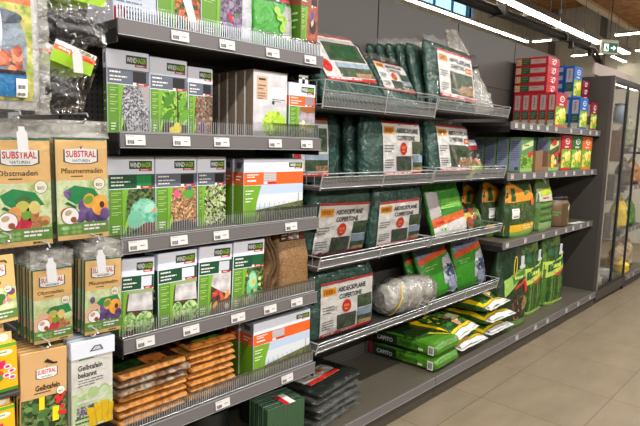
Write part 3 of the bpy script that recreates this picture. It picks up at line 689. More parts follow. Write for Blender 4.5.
# ------------------------------------------------------------------ bay 1, second shelf
g = 'garden cartons on the second shelf'
carton('carton picturing grey gravel on dark net, leftmost on the second shelf', .966, 1.96, ZB, .168, .298, .03, SLATE, 'gravel', group=g, strip=.30)
carton('carton picturing a yellow pepper plant on the second shelf', 1.136, 1.96, ZB, .166, .290, .07, SLATE, 'pepper', group=g, strip=.26)
carton('narrow carton picturing brown mulch with heather on the second shelf', 1.306, 1.96, ZB, .12, .273, .07, SLATE, 'mulch', group=g, strip=.22)
# the file of white lettuce cartons with brown cardboard sides
def lettuce_box(label, x, y, first):
    t = thing('lettuce_carton', label, 'carton', (x, y, ZB), (0, 0, 0), 'white lettuce cartons standing one behind the other')
    W, H, D = .2, .288, .05; KR = M((134, 116, 96), .7)
    mb = MB(); mb.rbox(0, 0, 0, W, D, H, KR, .002, {'front': M((222, 220, 222))})
    if first:
        a = Art(mb, boxfront(.002, 0, .002), W - .004, H - .004); a.rect(0, 0, 1, 1, speck('picture_white_soil', [(186, 184, 188), (206, 204, 208), (222, 220, 224)], 14, kind='noise'), 0)
        a.rect(.08, .58, .4, .93, (200, 168, 140), 1); a.rect(.14, .87, .34, .9, (40, 38, 36), 2); a.lines(.12, .8, .36, 2, .05, (120, 80, 66), 2, .4); a.lines(.12, .68, .34, 3, .04, (120, 80, 66), 2, .4)
        a.rect(.55, .64, .9, .78, WHITE, 1); a.lines(.55, .6, .95, 2, .03, (80, 80, 80), 2, .4); a.ell(.58, .54, .04, .03, (30, 60, 46), 2); a.ell(.62, .2, .36, .22, LETTY, 2, 22); a.blobs(.3, .0, .98, .4, 14, [LETTY, (170, 208, 52), (196, 226, 84)], .1, 3, .8); a.strip([(.2, .45), (.4, .5)], [(.9, .5), (.9, .56)], (196, 194, 198), 1)
    s = Art(mb, boxleft(D - .001, 0, .002), D - .002, H - .004); s.rect(.06, 0, .1, 1, (96, 82, 66), 1)
    mb.build('carton_body', t)
    mb = MB(); mb.box(-.004, -.003, H, W + .002, D - .002, H + .003, KR); mb.build('lid_flap', t)
o5 = ['frontmost', 'second from the front', 'third from the front', 'fourth from the front', 'rearmost']
for k in range(5): lettuce_box('white lettuce carton with brown cardboard sides, %s of its file' % o5[k], 1.598, YP + .008 + k * .062, k == 0)
t = carton('orange banded carton with a hanging hole at the right end of the second shelf', 1.806, YP, ZB, .172, .255, .08, ORANGE, 'ivy', hang=True, inset=(150, 140, 150), strip=.32)

# ------------------------------------------------------------------ bay 1, third shelf
g = 'garden cartons on the third shelf'
c1 = carton('green banded carton picturing a teal net bag on the third shelf', .962, 1.96, ZC_, .19, .292, .05, (14, 84, 50), 'net', group=g, inset=(24, 140, 70), strip=.34)
c2 = carton('grey banded carton picturing bark chips on the third shelf', 1.156, 1.96, ZC_, .19, .292, .05, SLATE, 'chips', group=g, strip=.33)
c3 = carton('grey banded carton picturing pale seedlings on the third shelf', 1.350, 1.96, ZC_, .147, .292, .05, SLATE, 'seedlings', group=g, strip=.2)
for k in (1, 2):
    for c, nm in ((c1, 'net bag'), (c2, 'bark chips'), (c3, 'seedlings')):
        dup(c, (c.location.x - .004 * k, 1.96 + .06 * k, ZC_), '%s carton behind the one picturing %s, only its top edge showing' % (('second', 'third')[k - 1], nm))
def hedge_carton(label, x, y, z, W, H, D, group):
    t = thing('fence_net_carton', label, 'carton', (x, y, z), (0, 0, 0), group)
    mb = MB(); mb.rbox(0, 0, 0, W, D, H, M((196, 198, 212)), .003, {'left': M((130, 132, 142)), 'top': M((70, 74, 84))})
    a = Art(mb, boxfront(.002, 0, .002), W - .004, H - .004)
    a.rect(0, 0, 1, 1, LAV_W, 0); a.rect(0, .60, 1, .80, ORANGE, 1); logo(a, .74, .87, .985, .95)
    a.lines(.05, .77, .23, 2, .035, WHITE, 2, .5); a.lines(.05, .68, .26, 1, .04, WHITE, 2, .6)
    a.rect(.31, .65, .52, .79, (200, 196, 200), 2)
    for i in range(5): a.rect(.31, .66 + i * .028, .52, .668 + i * .028, (150, 146, 152), 3)
    a.rect(.31, .61, .37, .645, WHITE, 3); a.rect(.38, .615, .52, .64, RED, 3)
    a.rect(0, 0, .3, .595, (112, 164, 42), 1); picture(a, 'hedge', .18, 0, 1, .595)
    a.strip([(.1, .59 * q) for q in (0, .3, .6, 1)], [(.17 + .1 * q * q, .59 * q) for q in (0, .3, .6, 1)], (112, 164, 42), 5)
    a.lines(.02, .52, .15, 2, .045, (226, 240, 206), 6, .4); a.lines(.02, .4, .14, 2, .045, (226, 240, 206), 6, .4); a.poly([(.19, .02), (.24, .09), (.24, .15), (.2, .11)], (190, 214, 50), 6)
    s = Art(mb, boxleft(D - .002, 0, .002), D - .004, H - .004); s.rect(0, .6, 1, .8, (190, 84, 40), 1); s.rect(0, 0, 1, .6, (90, 134, 20), 1); s.rect(.25, .86, .75, .95, (60, 62, 70), 1); s.lines(.2, .74, .8, 2, .05, WHITE, 2, .3)
    mb.build('carton_body', t)
    mb = MB(); mb.box(.003, .003, H, W - .003, D * .5, H + .0015, M((150, 152, 164))); mb.build('lid_flap', t)
    return t
gh = 'wide orange fence net cartons'
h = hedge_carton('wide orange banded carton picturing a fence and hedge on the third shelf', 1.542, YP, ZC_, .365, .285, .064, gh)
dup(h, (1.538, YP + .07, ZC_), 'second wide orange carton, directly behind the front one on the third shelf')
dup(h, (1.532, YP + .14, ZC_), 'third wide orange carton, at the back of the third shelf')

# ------------------------------------------------------------------ bay 1, fourth shelf
g = 'garden cartons on the fourth shelf'
carton('slanting carton picturing lettuce under fleece, leftmost on the fourth shelf', .962, YP, ZD, .135, .29, .06, G_DARK, 'lettuce', group=g, inset=(214, 222, 234), rot=(0, 3), strip=.12)
carton('carton picturing lettuce under fleece, right of the slanting one', 1.122, YP - .004, ZD, .178, .292, .1, G_DARK, 'lettuce2', group=g, inset=(226, 230, 236), side=(10, 60, 36), strip=.34)
carton('carton picturing red shoots in soil on the fourth shelf', 1.305, YP, ZD, .168, .298, .08, G_DARK, 'shoots', group=g, inset=(200, 204, 214), side=(10, 60, 36), rot=(0, 2), strip=.34)
carton('carton picturing a green cabbage beside the brown coir mats', 1.482, YP, ZD, .176, .30, .08, G_DARK, 'cabbage', group=g, inset=(14, 90, 52), side=(10, 60, 36), rot=(0, 2), strip=.36)
# coir mats
COIR = speck('coir', [(92, 66, 40), (134, 100, 62), (160, 124, 82), (112, 82, 50)], 260); COIR_D = speck('coir_edge', [(58, 44, 32), (92, 70, 48), (74, 56, 40)], 260)
def coir_sheet(label, prof, y0, y1, th, mat=None):
    t = thing('coir_mat', label, 'mat', (prof[0][0], y0, ZD), (0, 0, 0), 'brown coir mats')
    mb = MB(); L, Rr = [], []
    P = [Vector((p[0] - prof[0][0], 0, p[1])) for p in prof]
    Q = []
    for i in range(len(P) - 1):
        for k in range(6):
            q = k / 6; p0, p1, p2, p3 = P[max(i - 1, 0)], P[i], P[i + 1], P[min(i + 2, len(P) - 1)]
            Q.append(.5 * ((2 * p1) + (p2 - p0) * q + (2 * p0 - 5 * p1 + 4 * p2 - p3) * q * q + (3 * p1 - p0 - 3 * p2 + p3) * q ** 3))
    Q.append(P[-1])
    A, B = [], []
    for i, q in enumerate(Q):
        d = (Q[min(i + 1, len(Q) - 1)] - Q[max(i - 1, 0)]).normalized(); n = Vector((d.z, 0, -d.x)) * th / 2
        A.append(q + n); B.append(q - n)
    D = Vector((0, y1 - y0, 0))
    mb.grid([A, [p + D for p in A]], COIR, True, True); mb.grid([B, [p + D for p in B]], COIR, True)
    mb.grid([B, A], mat or COIR_D, False); mb.grid([[p + D for p in A], [p + D for p in B]], COIR_D, False)
    mb.face([A[0], B[0], B[0] + D, A[0] + D], COIR_D); mb.face([A[-1], A[-1] + D, B[-1] + D, B[-1]], COIR_D)
    mb.build('mat_sheet', t); return t
coir_sheet('folded coir mat edge nearest the cabbage carton', [(1.69, .0), (1.685, .09), (1.72, .16), (1.70, .22), (1.672, .27), (1.668, .315)], 1.90, 2.2, .011)
coir_sheet('second folded coir mat edge from the cabbage carton', [(1.706, .0), (1.704, .09), (1.738, .155), (1.722, .225), (1.69, .28), (1.685, .318)], 1.90, 2.2, .011)
coir_sheet('third folded coir mat edge, bulging to the right', [(1.722, .0), (1.728, .06), (1.758, .10), (1.76, .18), (1.74, .235), (1.708, .28), (1.701, .318)], 1.90, 2.2, .011)
t = thing('coir_mat', 'thick folded coir mat with domed face and a dark header card', 'mat', (1.876, 2.0, ZD), (0, 0, 0), 'brown coir mats')
lf = Loft([(0, .21, .19, .0, 0), (.03, .216, .21, .0), (.18, .216, .2, 0), (.26, .196, .17, -.006), (.305, .14, .12, -.02), (.318, .08, .05, -.03)], 5, .004, 20, 2)
mb = MB(); lf.body(mb, COIR, 20); mb.build('mat_roll', t)
mb = MB(); mb.box(-.09, -.085, .262, .07, -.08, .322, M((60, 34, 28))); a = Art(mb, boxfront(-.09, -.085, .262), .16, .06); a.rect(.3, .1, .75, .9, speck('picture_header', [(120, 30, 30), (200, 196, 190), (60, 60, 66), (150, 110, 90)], 120), 1); a.rect(.8, .1, .97, .9, (110, 24, 30), 1); a.lines(.04, .8, .26, 3, .25, (200, 180, 160), 1, .4)
mb.build('header_card', t)

# ------------------------------------------------------------------ bay 1, lowest shelf: packed mats in film + wide cartons
MATO = speck('packed_mat', [(190, 120, 56), (226, 160, 86), (206, 138, 66), (170, 104, 50)], 40, kind='noise', gloss=1)
def flat_pack(label, x, y, z, W, D, T, top, seed, edge=MATO, group='film packed mats on the lowest shelf', rotz=0):
    t = thing('packed_mat', label, 'mat', (x, y, z), (R(-90), 0, R(rotz)), group)
    # built standing (front = top face), laid flat by the rotation; T/2 lifts it on its back
    lf = Loft([(0, W * .97, .004, 0, -T / 2), (.012, W, T * .9, 0, -T / 2), (.05, W, T, 0, -T / 2), (D - .05, W, T, 0, -T / 2), (D - .012, W, T * .9, 0, -T / 2), (D, W * .97, .004, 0, -T / 2)], 7, .0035, 18, seed)
    mb = MB(); lf.body(mb, edge, 16); 
    if top: a = lf.front(mb, W, D, 0, 1, .97); top(a)
    mb.build('mat_body', t)
    mb = MB(); lf.sheet(mb, FILM, .003, -.985, .985, -.006, D, 26, 20, .005, 30); mb.build('film', t)
    return t
def topA(a):
    a.rect(.0, .12, 1, 1, (76, 44, 26), 1); a.rect(0, .12, .45, .4, (34, 66, 22), 2); a.rect(.45, .1, .8, .3, (196, 112, 44), 3); a.rect(.5, .3, .8, .52, (206, 190, 180), 3); a.rect(.52, .32, .78, .5, BARK, 4); a.ell(.35, .75, .1, .1, (70, 80, 100), 3)
def topB(a):
    a.rect(0, .1, 1, 1, (84, 44, 24), 1); a.rect(.15, .06, .72, .62, (92, 132, 30), 2); a.rect(.72, .3, .95, .55, (210, 200, 190), 3); a.rect(.74, .32, .93, .53, BARK, 4); a.rect(0, 0, 1, .08, (222, 132, 56), 3)
FOLD = speck('folded_film', [(110, 102, 92), (180, 170, 150), (140, 96, 60), (70, 64, 58)], 30, kind='noise', gloss=1)
zt = ZE
for k in range(7):
    flat_pack('film packed brown mat, left pile, ' + ['lowest of seven', 'second from the bottom', 'third from the bottom', 'middle one of seven', 'grey edged, third from the top', 'grey edged, second from the top', 'topmost with dark print and a picture'][k], 1.105 + .006 * (k % 2), 1.90 - .012 * (k > 3), zt, .29 + .012 * (k % 3), .40, .026, topA if k == 6 else None, k, FOLD if k in (4, 5) else MATO, rotz=(-1) ** k * 1.6)
    zt += .0315
zt = ZE
for k in range(8):
    flat_pack('film packed orange mat, right pile, ' + ['lowest of eight', 'second from the bottom', 'third from the bottom', 'fourth from the bottom', 'fourth from the top', 'third from the top', 'second from the top', 'topmost with a green patch'][k], 1.395 + .007 * ((k * 2) % 3 - 1), 1.905 + .004 * (k % 2), zt, .236, .40, .0245, topB if k == 7 else None, 10 + k, rotz=(-1) ** k * 1.4)
    zt += .0305
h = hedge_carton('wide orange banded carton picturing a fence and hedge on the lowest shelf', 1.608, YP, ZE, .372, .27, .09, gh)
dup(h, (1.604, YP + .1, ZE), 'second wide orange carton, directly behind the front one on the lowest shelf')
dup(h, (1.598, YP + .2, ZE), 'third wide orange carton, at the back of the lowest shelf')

# ================================================================== PRODUCTS: hanging packs on the hooks (left bay)
TAN = (228, 184, 118)
def hook(x, y, z, tagged=True, L=None):
    """double wire hook from the back panel with a white price flag at its tip"""
    h = part(HB, lambda mb: (mb.tube([(x, YB, z), (x, y + .02, z), (x, y, z + .012)], .003, CHROME, 6), mb.tube([(x, YB, z + .03), (x, y - .01, z + .03), (x, y - .018, z + .02)], .0025, CHROME, 6), mb.box(x - .02, YB - .006, z - .01, x + .02, YB, z + .045, CHROME_D)), 'hook')
    if tagged:
        mb = MB(); a = [(-.014, -.05), (.014, -.05), (.014, .004), (.008, .012), (.008, .022), (-.008, .022), (-.008, .012), (-.014, .004)]
        mb.face([(p[0], 0, p[1]) for p in a], PAPER); mb.face([(p[0], .002, p[1]) for p in a[::-1]], PAPER)
        for p, q in zip(a, a[1:] + a[:1]): mb.face([(p[0], 0, p[1]), (p[0], .002, p[1]), (q[0], .002, q[1]), (q[0], 0, q[1])], PAPER)
        o = mb.build('price_flag', h, (0, 0, 0), (R(-8), 0, 0)); sub(HB, o, x, y - .022, z - .034)
    return h
def substral(a, u0, v0, u1, v1, l=3):
    """white shield with red capitals"""
    du, dv = u1 - u0, v1 - v0
    sh = lambda k: [(u0 + du * x, v0 + dv * y) for x, y in ((0 + k, .12 + k), (.2, 0 + k), (.8, 0 + k), (1 - k, .12 + k), (1 - k, .82), (.62, .86), (.5, 1 - k), (.38, .86), (0 + k, .82))]
    a.poly(sh(-.025), (40, 74, 76), l); a.poly(sh(.02), WHITE, l + 1)
    a.txt('SUBSTRAL', u0 + du * .05, v0 + dv * .38, u0 + du * .95, dv * .38, (196, 18, 50), l + 2); a.ell((u0 + u1) / 2, v1 - dv * .1, du * .035, dv * .06, (196, 18, 50), l + 2)
    a.txt('NATUREN', u0 + du * .24, v0 + dv * .09, u0 + du * .76, dv * .17, (60, 90, 90), l + 2)
def bio(a, u, v, r):
    a.ell(u, v, r, r * a.W / a.H, (60, 62, 50), 4, 20); a.ell(u, v, r * .93, r * .93 * a.W / a.H, (238, 234, 214), 5, 20); a.txt('BIO', u - r * .5, v - r * .2, u + r * .5, r * .5 * a.W / a.H, (50, 52, 44), 6)
def trap_front(a, name, kind, hand=False, wide=True):
    a.rect(0, 0, 1, 1, TAN, 0); a.rect(0, .985, 1, 1, (30, 110, 80), 1)
    substral(a, .16, .755, .80, .925); a.txt(name, .1, .66, .1 + min(.8, .075 * len(name)), .052, (34, 26, 18), 3); a.lines(.28, .635, .62, 1, .1, (60, 46, 30), 3, .1)
    a.rect(0, .16, 1, .59, MEADOW, 1); bio(a, .82, .55, .12)
    a.poly([(.12, .48), (.34, .54), (.72, .50), (.88, .38), (.36, .35), (.2, .40)] if not hand else [(.3, .40), (.42, .47), (.9, .49), (.99, .38), (.55, .33)], (26, 134, 74), 2)
    a.poly([(.2, .38), (.36, .33), (.36, .31), (.14, .36)], (16, 100, 56), 3)
    P = speck('print_plum', [(60, 40, 92), (104, 76, 136), (140, 116, 170)], 26, kind='noise'); Q = speck('print_dark_plum', [(44, 28, 70), (76, 54, 108), (116, 92, 150)], 26, kind='noise'); O = speck('print_apricot', [(222, 120, 36), (240, 166, 56), (250, 196, 96)], 22, kind='noise')
    if kind == 'plum':
        for x, y, r, c in ((.2, .46, .07, P), (.16, .26, .1, (230, 120, 60)), (.52, .33, .12, P), (.62, .24, .13, Q), (.44, .22, .1, P), (.83, .33, .17, O), (.62, .38, .12, (236, 170, 70)), (.84, .2, .14, Q), (.93, .24, .1, P)): a.ell(x, y, r, r * .62, c, 3 + y, 18)
        a.ell(.87, .335, .05, .035, (90, 40, 24), 5); a.ell(.6, .39, .1, .04, (110, 160, 50), 5, 12, .5)
    else:
        for x, y, r, c in ((.5, .34, .14, (196, 190, 90)), (.66, .3, .12, (206, 110, 60)), (.36, .3, .12, (220, 150, 80)), (.5, .22, .16, speck('print_apple', [(150, 14, 40), (206, 34, 66), (230, 90, 100)], 22, kind='noise')), (.36, .2, .1, (206, 40, 70)), (.7, .36, .1, (220, 200, 120))): a.ell(x, y, r, r * .62, c, 3 + y, 18)
        a.blobs(.6, .15, 1, .28, 12, [(176, 120, 70), (206, 156, 98), (150, 98, 56)], .07, 5, .8); a.ell(.56, .29, .1, .04, (110, 160, 50), 6, 12, .5); a.ell(.52, .42, .14, .06, (60, 110, 60), 2.5, 12, .3)
    if hand: a.poly([(.0, .30), (.2, .42), (.34, .40), (.4, .36), (.22, .3), (.1, .2), (0, .16)], (232, 180, 150), 6)
    a.ell(.24, .24, .17, .17 * a.W / a.H, (70, 60, 70), 7, 24); a.ell(.24, .24, .158, .158 * a.W / a.H, (244, 240, 240), 8, 24); a.ell(.2, .27, .07, .028, (196, 170, 130), 9, 12, .4); a.ell(.3, .2, .06, .03, (150, 80, 40), 9, 12)
    a.rect(0, .045, 1, .165, (96, 136, 62), 6); a.ell(.14, .12, .1, .024, (116, 180, 70), 9); a.txt('BIO', .09, .105, .19, .03, WHITE, 10)
    for x, y in ((.3, .12), (.4, .12), (.14, .075), (.3, .075), (.4, .075)): a.ell(x, y, .05, .02, (130, 168, 96), 9)
    a.lines(.5, .14, .95, 2, .035, WHITE, 9, .5); a.rect(0, 0, 1, .046, (214, 176, 112), 6); a.lines(.65, .034, .97, 1, .03, (90, 70, 40), 9, .7)
def trap_pack(label, x, y, z, W, H, name, kind, group, hand=False, rot=(0, 0, 0), big=True):
    """flat card in a clear hang bag; origin at the bottom centre"""
    t = thing('trap_pack', label, 'packet', (x, y, z), tuple(R(q) for q in rot), group)
    mb = MB(); mb.rbox(-W / 2, 0, 0, W / 2, .014, H, M((40, 96, 70)), .004); a = Art(mb, boxfront(-W / 2 + .001, 0, .001), W - .002, H - .002); trap_front(a, name, kind, hand); mb.build('card', t)
    mb = MB(); lf = Loft([(-.006, W + .008, .02, 0, .006), (.02, W + .014, .03, 0, .006), (H - .01, W + .014, .03, 0, .006), (H + .012, W + .012, .012, 0, .006), (H + .06, W + .01, .004, 0, .006)], 4, .003, 14, hash(label) % 97)
    mb2 = MB(); lf.sheet(mb2, FILM, .002, -.99, .99, -.006, H, 14, 20, .0035, 7); o = mb2.build('film', t)
    mb3 = MB(); lf.sheet(mb3, HEADF, .002, -.99, .99, H + .001, H + .055, 22, 10, .012, 46); mb3.build('film_header', t)
    return t
HY = 1.75
for x, z, y in ((.578, 1.645, 1.70), (.777, 1.650, 1.72), (.648, 1.262, 1.71), (.796, 1.270, 1.70), (.635, .965, 1.70), (.787, .965, 1.71), (.54, 1.30, 1.70)): hook(x, y, z, (x, z) not in ((.777, 1.650), (.635, .965), (.787, .965), (.54, 1.30)))
for x, z in ((.768, 2.09), (.738, 1.878), (.60, 2.12)): hook(x, 1.70, z, z == 1.878)
g = 'large tan trap packets on the third row of hooks'
p = trap_pack('large tan packet picturing apples and walnuts under a green roof', .597, HY, 1.282, .165, .318, 'Obstmaden', 'apple', g)
q = trap_pack('large tan packet picturing purple plums under a green roof', .777, HY + .002, 1.286, .165, .318, 'Pflaumenmaden', 'plum', g)
for k in range(1, 4):
    dup(p, (.597 + .001 * k, HY + .05 * k, 1.284), 'large apple trap packet, %s behind the front one' % ['', 'first', 'second', 'third'][k])
    dup(q, (.777 + .001 * k, HY + .002 + .05 * k, 1.287), 'large plum trap packet, %s behind the front one' % ['', 'first', 'second', 'third'][k])
g = 'small tan trap packets on the fourth row of hooks'
p = trap_pack('small tan packet with a hand holding a green roof over apples', .672, HY, .973, .118, .232, 'Obstmaden', 'apple', g, True, (0, 1, 0))
q = trap_pack('small tan packet with a hand holding a green roof over plums', .829, HY - .004, .965, .124, .25, 'Pflaumenmaden', 'plum', g, True, (0, 2, 0))
for k in range(1, 6):
    nm = ['', 'first', 'second', 'third', 'fourth', 'fifth'][k]
    dup(p, (.672 - .002 * (k % 2), HY + .026 * k, .974), 'small apple trap packet, %s behind the front one' % nm)
    dup(q, (.829 + .002 * (k % 2), HY - .004 + .026 * k, .966), 'small plum trap packet, %s behind the front one' % nm)
# tan card partly out of frame on the left (fourth row)
def spray_front(a, mb):
    a.rect(0, 0, 1, 1, TAN, 0); substral(a, .18, .7, .78, .9); a.lines(.15, .63, .86, 1, .05, (34, 26, 18), 3, .9); a.rect(0, .18, 1, .52, MEADOW, 1)
    a.blobs(.3, .2, 1, .5, 16, [(230, 130, 160), (240, 200, 40), (120, 70, 120), (70, 120, 50)], .08, 2); bio(a, .8, .5, .1); a.rect(0, .05, 1, .19, (96, 136, 62), 3); a.lines(.4, .15, .9, 2, .05, WHITE, 4, .4)
t = thing('trap_pack', 'tan packet with pink and yellow flowers at the left picture edge', 'packet', (.518, HY, 1.062), (0, R(-2), 0))
mb = MB(); mb.rbox(-.055, 0, 0, .055, .012, .2, M(TAN), .003); a = Art(mb, boxfront(-.054, 0, .001), .108, .198); spray_front(a, mb); mb.build('card', t)
mb = MB(); mb.tube([(.0, -.002, .185), (.03, -.002, .185), (.035, -.002, .178)], .002, BLACK, 5); mb.build('hanger_hole', t)
# yellow board packets, fifth row
def gelb1(a):
    a.rect(0, 0, 1, 1, (206, 164, 112), 0); substral(a, .32, .70, .78, .83); a.txt('Gelbtafeln', .3, .575, .84, .06, (34, 26, 18), 3); a.lines(.28, .555, .8, 1, .1, (80, 60, 40), 3, .12)
    a.poly([(.48, .88), (.56, .91), (.7, .86), (.78, .86), (.78, .84), (.7, .84), (.64, .85)], (40, 34, 30), 6)
    a.rect(0, 0, 1, .5, LEAFD, 1); a.blobs(0, 0, 1, .5, 18, [(70, 110, 50), (106, 140, 80), (40, 60, 34)], .12, 1.4, .6); a.rect(.38, .36, .5, .5, (240, 212, 30), 4); a.rect(.68, .2, .82, .36, (242, 216, 30), 4)
    for x, y in ((.78, .46), (.86, .43), (.92, .48), (.8, .41), (.9, .34), (.85, .28), (.94, .27)): a.ell(x, y, .055, .026, (216, 36, 36), 5)
    bio(a, .86, .53, .1); a.ell(.4, .08, .15, .075, (40, 40, 36), 5, 20); a.ell(.4, .08, .138, .069, WHITE, 6, 20); a.ell(.4, .08, .06, .03, (90, 110, 60), 7); a.rect(.6, 0, 1, .05, (206, 120, 50), 5)
def gelb2(a):
    a.rect(0, 0, 1, 1, (234, 232, 226), 0); a.rect(.16, .80, .52, .83, (86, 150, 50), 2); a.txt('Gelbtafeln', .14, .68, .74, .06, (36, 52, 30), 3); a.txt('bekannt', .14, .60, .6, .06, (36, 52, 30), 3); a.lines(.14, .57, .76, 3, .03, (110, 110, 100), 3, .35)
    a.rect(0, 0, 1, .42, (206, 226, 176), 1); a.blobs(.05, .3, 1, .46, 9, [(220, 236, 200), (184, 212, 150)], .12, 1.5); a.rect(.1, .3, .8, .33, WHITE, 2); a.poly([(.1, .26), (.6, .27), (.62, .16), (.1, .12)], GRAVEL, 3)
    for x, y, r in ((.5, .1, -.25), (.62, .13, 0), (.76, .14, .12), (.86, .1, .2)): a.poly([(x - .1, y - .1), (x + .1, y - .1), (x + .1 + r * .3, y + .12), (x - .1 + r * .3, y + .14)], (238, 196, 24), 4 + x); a.poly([(x + .095, y - .1), (x + .105, y - .1), (x + .105 + r * .3, y + .12), (x + .095 + r * .3, y + .12)], (196, 150, 10), 6 + x)
    a.lines(.06, .14, .4, 3, .05, (60, 110, 50), 5, .4)
def board_pack(label, x, z, W, H, fn, group, cardtop=0, y=HY, body=TAN, rot=(0, 0, 0)):
    t = thing('sticky_board_pack', label, 'packet', (x, y, z), tuple(R(q) for q in rot), group)
    mb = MB(); mb.rbox(-W / 2, 0, 0, W / 2, .012, H, M(body), .003); a = Art(mb, boxfront(-W / 2 + .001, 0, .001), W - .002, H - .002); fn(a); mb.build('card', t)
    if cardtop:
        mb = MB(); mb.rbox(-W / 2 - .004, -.006, H - .055, W / 2 + .006, .016, H + .004, M((214, 220, 232)), .003); a = Art(mb, boxfront(-W / 2, -.006, H - .052), W, .055)
        a.poly([(.4, .3), (.75, .3), (.68, .62), (.52, .62)], (60, 62, 66), 1); a.poly([(.46, .36), (.7, .36), (.65, .56), (.54, .56)], (180, 186, 196), 2); mb.build('hang_header', t)
        mb = MB(); mb.grid([[(-W / 2 - .003 + (W + .006) * j / 8, -.005 - .002 * math.sin(j * 1.3 + i), -.003 + (H - .05) * i / 8) for j in range(9)] for i in range(9)], FILM); mb.build('film', t)
    return t
p = board_pack('tan packet of yellow sticky boards among tomatoes', .633, .655, .138, .295, gelb1, 'tan sticky board packets', rot=(0, 2, 0))
q = board_pack('white packet with fanned yellow boards and pale hanging header', .79, .648, .138, .298, gelb2, 'white sticky board packets', 1, body=(226, 228, 226), rot=(0, 1, 0))
for k in range(1, 6):
    nm = ['', 'first', 'second', 'third', 'fourth', 'fifth'][k]
    dup(p, (.633 - .001 * k, HY + .024 * k, .657), 'tan sticky board packet, %s behind the tomato front' % nm)
    dup(q, (.79 - .001 * k, HY + .026 * k, .65), 'white sticky board packet, %s behind the front one' % nm)
# yellow fertiliser cartons at the very left
def yellow_front(a):
    a.rect(0, 0, 1, 1, (244, 180, 22), 0); a.rect(0, .93, 1, 1, (96, 170, 40), 1); a.ell(.7, .82, .2, .06, (236, 240, 214), 2); a.lines(.55, .84, .85, 1, .05, (90, 140, 50), 3, .5); a.poly([(.1, .62), (.7, .66), (.7, .5), (.1, .46)], (214, 30, 90), 2); a.lines(.15, .6, .65, 1, .1, WHITE, 3, .5)
    a.blobs(.1, .2, .7, .45, 9, [(206, 30, 40), (230, 70, 50), (90, 140, 50)], .12, 3); 
    for x, y in ((.75, .52), (.85, .42), (.72, .34), (.86, .28)): a.ell(x, y, .1, .05, (240, 230, 236), 5); a.ell(x, y, .06, .03, (206, 60, 110), 6)
    a.rect(0, 0, 1, .07, (70, 130, 40), 4)
def yellow_carton(label, x, z, W, H, y=HY):
    t = thing('fertiliser_carton', label, 'carton', (x, y, z), (0, 0, 0), 'yellow cartons at the left edge')
    mb = MB(); mb.rbox(-W / 2, 0, 0, W / 2, .05, H, M((238, 176, 30)), .003); a = Art(mb, boxfront(-W / 2 + .001, 0, .001), W - .002, H - .002); yellow_front(a); mb.build('carton_body', t)
    mb = MB(); mb.box(-W / 2 + .01, .01, H, W / 2 - .01, .014, H + .03, M((226, 190, 130))); a = Art(mb, boxfront(-W / 2 + .01, .01, H), W - .02, .03); a.ell(.75, .5, .15, .4, (236, 240, 214), 1); mb.build('hang_tab', t)
    return t
yellow_carton('yellow carton with red berries at the left edge, upper one', .51, .852, .11, .148)
yellow_carton('yellow carton with red berries at the left edge, lower one', .497, .66, .11, .148)
yellow_carton('yellow carton behind the upper berry carton at the left edge', .506, .866, .11, .148, HY + .055)
part(HB, lambda mb: mb.rbox(.42, 1.735, .838, .565, YB, .850, STEEL_D, .003), 'tray'); part(HB, lambda mb: mb.rbox(.42, 1.735, .646, .552, YB, .658, STEEL_D, .003), 'tray')
# green header packs of black mesh, second row
def mesh_pack(label, x, y, z, W, H, group, rot, top=True, seed=1):
    t = thing('mesh_pack', label, 'packet', (x, y, z), tuple(R(q) for q in rot), group)
    mb = MB(); lf = Loft([(-H, W * .9, .03), (-H + .02, W * .96, .045), (-H * .8, W * .95, .04), (-H * .7, W * .8, .02), (-H * .6, W * .55, .006)], 3, .008, 30, seed); lf.H = -H * .6
    lf.body(mb, M((30, 30, 32), .6, gloss=1), 8); mb.build('black_mesh', t)
    mb = MB(); f = lambda u, v, h: (-W / 2 + u, -.012 - h, -H * .38 + v)
    mb.box(-W / 2, -.011, -H * .38, W / 2, -.008, 0, WHITE); a = Art(mb, f, W, H * .38)
    a.rect(0, 0, 1, .55, (150, 196, 30), 1); a.rect(0, .55, 1, .8, (226, 110, 50), 1); a.rect(0, .8, 1, 1, (236, 236, 232), 1); logo(a, .55, .84, .95, .97); a.lines(.1, .74, .5, 1, .12, WHITE, 2, .7); a.rect(.7, .58, .95, .68, RED, 2); mb.build('header_card', t)
    mb = MB(); l2 = Loft([(0, W * 1.02, .03), (H * .4, W * 1.04, .03), (H + .02, W * 1.1, .05)], 4, .004, 20, seed + 5)
    mb.grid([[(-W * .53 + W * 1.06 * j / 16, -.026 - .014 * (i / 14) ** .5 * (1.3 - abs(j / 8 - 1)) - .006 * noise.noise((j * .7, i * .6, seed)), -(H + .012) * i / 14) for j in range(17)] for i in range(15)], FILM); mb.build('film', t)
    return t
g = 'packets of black mesh with green headers'
p = mesh_pack('green header packet of black mesh with a white price flag', .752, HY - .03, 1.872, .125, .165, g, (6, 17, 0))
for k in range(1, 5): dup(p, (.742 - .006 * k, HY - .03 + .032 * k, 1.866), 'green header packet of black mesh, %s behind the flagged one' % ['', 'first', 'second', 'third', 'fourth'][k], (R(6), R(13), 0))
p = mesh_pack('wide packet of black mesh hanging at the top, cut by the picture edge', .776, HY - .03, 2.075, .145, .175, g, (6, 3, 0), seed=8)
for k in range(1, 5): dup(p, (.757 - .016 * k, HY - .03 + .034 * k, 2.07), 'packet of black mesh, %s behind the wide top one' % ['', 'first', 'second', 'third', 'fourth'][k], (R(6), R(6), 0))
